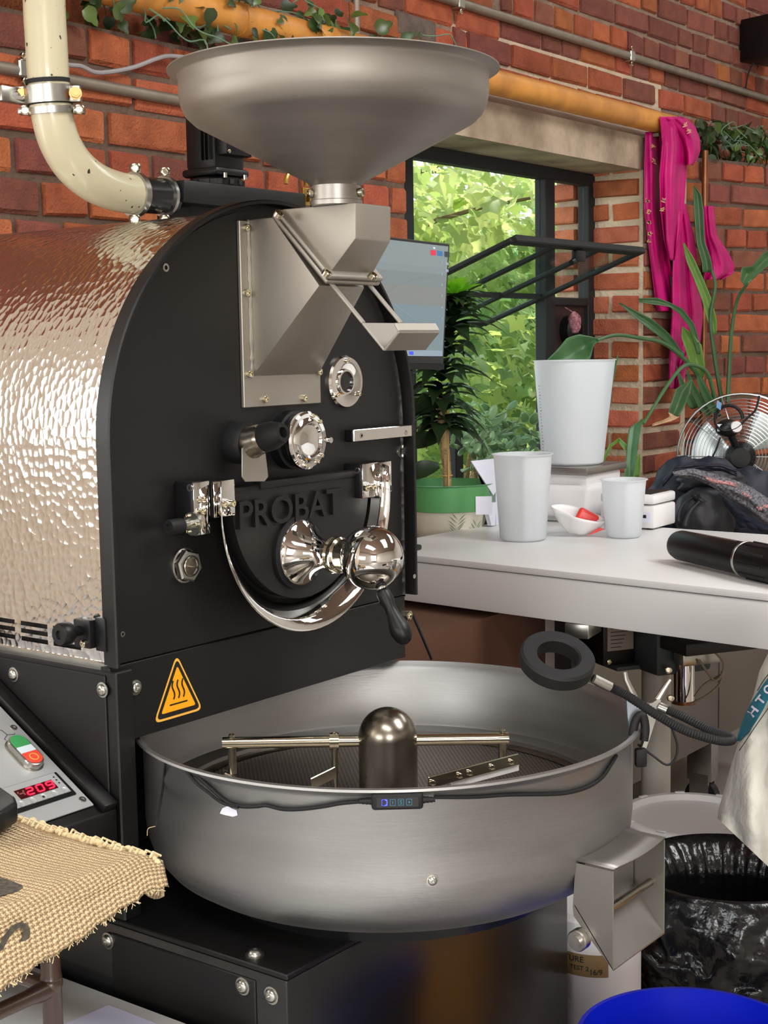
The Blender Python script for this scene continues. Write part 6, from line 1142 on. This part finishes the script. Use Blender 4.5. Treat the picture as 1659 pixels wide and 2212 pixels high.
def edge_x(y):
    for i in range(len(L_edge)-1):
        if L_edge[i][1] <= y <= L_edge[i+1][1]: t = (y-L_edge[i][1])/(L_edge[i+1][1]-L_edge[i][1]); return L_edge[i][0]*(1-t)+L_edge[i+1][0]*t
    return L_edge[-1][0]
def skz(x, y, off=.004): x0 = edge_x(y); v_ = 0; u = max(0, (x-x0)/(1900-x0)); return atD(x, y, 2.12-.14*math.sqrt(max(0, 1-(1-2*min(u, .999))**2))**.9-.016-off)
band = [((1590, 1602), (1598, 1600)), ((1598, 1574), (1618, 1579)), ((1609, 1544), (1635, 1556)), ((1622, 1517), (1648, 1534)), ((1640, 1490), (1661, 1508)), ((1662, 1460), (1674, 1490))]
m = MB(); rows = [m.vs([skz(a[0]+(b[0]-a[0])*k/3, a[1]+(b[1]-a[1])*k/3) for k in range(4)]) for a, b in band]
for i in range(len(rows)-1):
    for k in range(3): m.bm.faces.new((rows[i][k], rows[i][k+1], rows[i+1][k+1], rows[i+1][k]))
o = obj('teal_band', m, 'teal', sk, sharp=180, recalc=False)
for pts in (((1597, 1621), (1606, 1608), (1630, 1572), (1650, 1543), (1668, 1518)), ((1636, 1492), (1650, 1469), (1668, 1446))): m = MB(); m.tube(smooth([skz(x, y, .004) for x, y in pts], 5), .0006, 5); obj('printed_line', m, 'ink', sk)
def sack_letter(ch, cx_, cy_, w_, h_):                                     # letters run up the band
    ux_, uy_ = V((.62, -.78)), V((-.78, -.62))
    mb = text_mb(ch, lambda u, v, d: skz(cx_+(u-w_/2)*ux_.x+(v-h_/2)*uy_.x, cy_+(u-w_/2)*ux_.y+(v-h_/2)*uy_.y, .0065), w_, 0, h_, .03); obj('sack_letter', mb, 'paper', sk, recalc=False)
sack_letter('H', 1626, 1537, 20, 19); sack_letter('T', 1643, 1512, 18, 19); sack_letter('O', 1659, 1489, 19, 19)

# ================================================================== FOREGROUND: COUNTER, CHAIR, BURLAP
m = MB(); m.box((.2, .55, .52), (1.243, 1.75, .55), .002); wcn = thing('low_counter', 'low white counter top beside the roaster at lower left', 'counter', (.7, 1.1, 0)); obj('counter_top', m, 'white', wcn); m = MB(); m.box((.24, .58, 0), (1.22, 1.7, .52)); obj('counter_body', m, 'white', wcn)
pl_ = [atZ(x, y, .5505) for x, y in ((100, 2230), (235, 2172), (345, 2215), (300, 2260), (140, 2280))]
m = MB(); m.prism(pl_, (0, 0, .0008)); tag(obj('paper_sheet', m, 'lilac', None, loc=pl_[0]), 'pale lilac paper sheet lying on the low white counter', 'paper')
SZ = .86; sc_ = atZ(345, 1842, SZ); SX, SY = sc_.x, sc_.y
chh = thing('wooden_stool', 'dark brown turned wooden stool under the burlap cover', 'stool', (SX-.2, SY+.2, .551))
lp0 = atD(110, 2100, (sc_-EYE).dot(FW)-.02); lr = .0108; lp0 = V((lp0.x, lp0.y, 0))
def post(c, zb, ztp, r=lr):
    m = MB(); prof = [(0, 0)]; h = ztp-zb; prof += [(r, 0), (r, h*.30)]
    for t in (.30, .62): prof += [(r, h*t), (r*1.12, h*t+.003), (r*1.12, h*t+.008), (r*1.0, h*t+.010), (r*1.1, h*t+.012), (r, h*t+.016)]
    prof += [(r, h), (0, h)]; m.lathe(prof, (c.x, c.y, zb), n=24); return obj('leg', m, 'wood', chh)
for dx, dy in ((0, 0), (-.33, 0), (0, .25), (-.33, .25)): post(lp0+V((dx, dy, 0)), .551, SZ-.03)
rz = atD(60, 2140, (V((lp0.x, lp0.y+.04, 1))-EYE).dot(FW)).z
for a, b in (((0, 0), (0, .25)), ((-.33, 0), (-.33, .25)), ((0, 0), (-.33, 0)), ((0, .25), (-.33, .25))): m = MB(); p, q = lp0+V((a[0], a[1], rz)), lp0+V((b[0], b[1], rz)); m.tube([p+(q-p)*t for t in (0, .06, .1, .5, .9, .94, 1)], [lr*.95, lr*.95, lr*.8, lr*.8, lr*.8, lr*.95, lr*.95], 18); obj('stretcher', m, 'wood', chh)
m = MB(); m.box((SX-.37, SY+.012, SZ-.05), (SX-.012, SY+.27, SZ-.012), .01); obj('seat', m, 'wood', chh)
bu = thing('burlap_cover', 'natural burlap sack with black print folded over the wooden stool', 'sack', (SX-.2, SY+.2, SZ-.012))
WB = .40
def edge_w(t, a): return .0012*sin(23*t+a)+.0009*sin(51*t+2*a)
def bsurf(u, v):                                                           # u along x, v wraps: top from back to front edge, then hangs down
    x = SX-WB+WB*u; top_d = .26; drop = .015+.065*(1-u); tt_ = v*(top_d+drop+.02)
    sag = -.012*(1-u)**2*0-.006*sin(pi*min(1, tt_/top_d))
    edge_round = .012*max(0, u-.93)/.07
    if tt_ < top_d-.01: return V((x, SY+top_d-tt_, SZ-edge_round*.8+sag+.002*NZs.noise(V((x*20, tt_*20, 0)))))
    a = min(1, (tt_-(top_d-.01))/.03); y = SY+.01-.014*sin(a*pi/2); z = SZ-.012*(1-cos(a*pi/2))
    if a >= 1: ex = tt_-(top_d+.02); z = SZ-.012-ex+edge_w(u*3, 1)*(ex/drop); y = SY-.004-.01*sin(ex*30)+.004*NZs.noise(V((x*15, ex*15, 4)))
    return V((x, y, z-edge_round*.8))
m = MB(); m.grid(bsurf, 60, 60, uv=True); o = obj('cloth', m, 'burlap', bu, sharp=180, recalc=False); md = o.modifiers.new('t', 'SOLIDIFY'); md.thickness = .004; md.offset = -1
m = MB()
def sidesurf(u, v): y = SY+.26*u; return V((SX+.002*sin(40*u)-.006*(1-v)*0, y, SZ-.010-(.04+.006*sin(30*u))*v))
m.grid(sidesurf, 40, 10, uv=True); o = obj('side_hem', m, 'burlap', bu, sharp=180, recalc=False); md = o.modifiers.new('t', 'SOLIDIFY'); md.thickness = .004
fib = pm('jute_fibre', (222, 202, 160), .9)
m = MB()
for k in range(70):                                                        # stitched, knotted right-hand selvedge
    t = k/69; p = V((SX-.004, SY+.26*t, SZ-.008)); r = .0042+R.uniform(-.001, .0015)
    m.sphere(p+V((R.uniform(-.004, .004), 0, R.uniform(-.003, .004))), 1, 8, (r*1.2, r*.8, r))
for k in range(26): t = k/26; p = V((SX-.018+R.uniform(-.004, .004), SY+.26*t, SZ-.001)); m.tube([p, p+V((.008, .004, .003)), p+V((.018, R.uniform(-.004, .01), -.004))], .0013, 5)
obj('stitched_selvedge', m, fib, bu, kind='stuff')
m = MB()
for k in range(260):
    u = R.random(); p = bsurf(u, 1)+V((0, -.001, .002)); d = V((R.uniform(-.5, .5), R.uniform(-.6, .1), R.uniform(-1, -.1))).normalized(); l_ = R.uniform(.002, .009); m.tube([p, p+d*l_*.5, p+d*l_+V((R.uniform(-.003, .003), 0, 0))], .0004, 4)
for x, y, pts in ((0, 0, ((318, 1805), (320, 1790), (335, 1785))), (0, 0, ((320, 1905), (340, 1915), (350, 1900), (352, 1890)))): m.tube(smooth([atX(a, b, SX-.004) for a, b in pts], 4), .0003, 5)
obj('loose_fibres', m, fib, bu, kind='stuff')
def onb(x, y, top):
    return atZ(x, y, SZ+.0012) if top else atY(x, y, SY-.0125)
bk = pm('black_burlap_print', (52, 50, 48), .95, var=.5, vscale=200, var2=(96, 86, 70))
m = MB(); m.prism([onb(x, y, True) for x, y in ((-60, 1880), (0, 1895), (28, 1905), (55, 1916), (40, 1926), (0, 1936), (-60, 1950))], (0, 0, .0006)); obj('black_print', m, bk, bu)
sm_ = smooth([V((x, y, 0)) for x, y in ((-25, 2090), (0, 2050), (18, 2018), (38, 2000), (55, 2003), (56, 2022), (44, 2050), (28, 2072))], 6)
m = MB(); rows = []
for i, p in enumerate(sm_):
    t = i/(len(sm_)-1); d = (sm_[min(i+1, len(sm_)-1)]-sm_[max(i-1, 0)]); d.normalize(); nn = V((-d.y, d.x, 0)); w2 = 6+8*max(0, t-.45); rows.append(m.vs([onb(p.x+nn.x*w2, p.y+nn.y*w2, False), onb(p.x-nn.x*w2, p.y-nn.y*w2, False)]))
for i in range(len(rows)-1): m.bm.faces.new((rows[i][0], rows[i][1], rows[i+1][1], rows[i+1][0]))
obj('black_print', m, bk, bu, recalc=False)
dv = atZ(5, 1770, SZ+.002); m = MB(); hd = [atZ(x, y, SZ+.007) for x, y in ((-90, 1810), (-60, 1735), (-5, 1735), (36, 1765), (40, 1778), (10, 1800), (-40, 1820))]; m.prism(hd, (0, 0, .026), .006, 3)
tag(obj('handset', m, 'blackplastic', None, loc=(hd[2].x, hd[2].y, SZ+.007)), 'black rounded handset lying on the burlap cover at left', 'handset')

# ================================================================== OUTSIDE THE WINDOW
m = MB(); m.box((-2, 2.6, -.3), (14, 14, -.1)); struct('ground', m, pm('grass_ground', (90, 110, 60), .95, var=.4, vscale=3), kind='structure')
def star(L_):                                                              # five-lobed leaf blank, slightly folded
    b = MB(); pts = []
    for k in range(11): a = -pi/2+.25+(2*pi-.5)*k/10; r = L_*(.62 if k % 2 else .38); r *= (1.1 if k == 5 else 1); pts.append(V((r*cos(a), r*sin(a)+L_*.35, -.12*abs(r*cos(a)))))
    c = b.bm.verts.new((0, L_*.3, .01)); vs_ = b.vs(pts)
    for k in range(10): b.bm.faces.new((c, vs_[k], vs_[k+1]))
    b.bm.faces.new((c, vs_[10], vs_[0])); return b
def tree(label, base, h, rad_, nind, nstuff, mats, Lsz, zone, cat='tree', name='sycamore_tree'):
    t = thing(name, label, cat, base); base = V(base); m = MB(); tips = []
    top = base+V((R.uniform(-.2, .2), 0, h)); m.tube(smooth([base, base+V((.1, 0, h*.4)), top], 5), [.07*(1-i/12) for i in range(11)], 8)
    for k in range(26):
        z = R.uniform(.25, .95)*h; s = base+V((0, 0, z)); e = s+V((R.uniform(-1, 1)*rad_, R.uniform(-1, .5)*rad_, R.uniform(-.1, .5))); mid = (s+e)/2+V((0, 0, .1)); sm = smooth([s, mid, e], 3); m.tube(sm, [.02*(1-i/(len(sm)+1)) for i in range(len(sm))], 5)
    obj('trunk', m, 'branch', t)
    lms = [star(Lsz*k).mesh('leaf', mk, 180, False) for mk in mats for k in (.8, 1, 1.25)]
    def rp(): x, y, d = zone(); return atD(x, y, d)
    for k in range(nind): inst('leaf', R.choice(lms), t, lm(rp(), V((R.uniform(-1, 1), R.uniform(-1, 1), R.uniform(-1, .2))), V((R.uniform(-.7, .7), -.6+R.uniform(-.5, .5), R.uniform(.2, 1))), R.uniform(.8, 1.2)))
    for mk in mats:
        m = MB()
        for k in range(nstuff//len(mats)):
            m4 = lm(rp(), V((R.uniform(-1, 1), R.uniform(-1, 1), R.uniform(-1, .2))), V((R.uniform(-.7, .7), -.6+R.uniform(-.5, .5), R.uniform(.2, 1))), Lsz*R.uniform(.7, 1.2)); L_ = 1; pts = []
            for q in range(9): a = -pi/2+.3+(2*pi-.6)*q/8; r = (.62 if q % 2 else .36); pts.append(m4 @ V((r*cos(a), r*sin(a)+.35, -.12*abs(r*cos(a)))))
            c = m.bm.verts.new(m4 @ V((0, .3, 0))); vs_ = m.vs(pts)
            for q in range(8): m.bm.faces.new((c, vs_[q], vs_[q+1]))
        obj('foliage', m, mk, t, kind='stuff', sharp=180, recalc=False)
    return t
U_ = R.uniform
tree('sunlit yellow green sycamore right outside the window', (5.6, 5.2, -.1), 4.2, 1.3, 230, 2500, ('maple', 'maple2'), .085, lambda: (U_(700, 1300), 300+430*R.random()**.75, U_(6.2, 8.2)))
tree('lower leafy sycamore seen beneath the tipped window sash', (5.2, 4.4, -.1), 2.2, 1.0, 200, 2500, ('maple', 'hedge'), .075, lambda: (U_(740, 1230), U_(640, 1120), U_(5.4, 7.2)))
tree('pale distant tree filling the view behind the sycamores', (9.0, 8.6, -.1), 5.0, 2.0, 60, 9000, ('hedge', 'maple2'), .13, lambda: (U_(480, 1420), 400+780*R.random()**.7, U_(10, 13)))
bpy.context.view_layer.update()
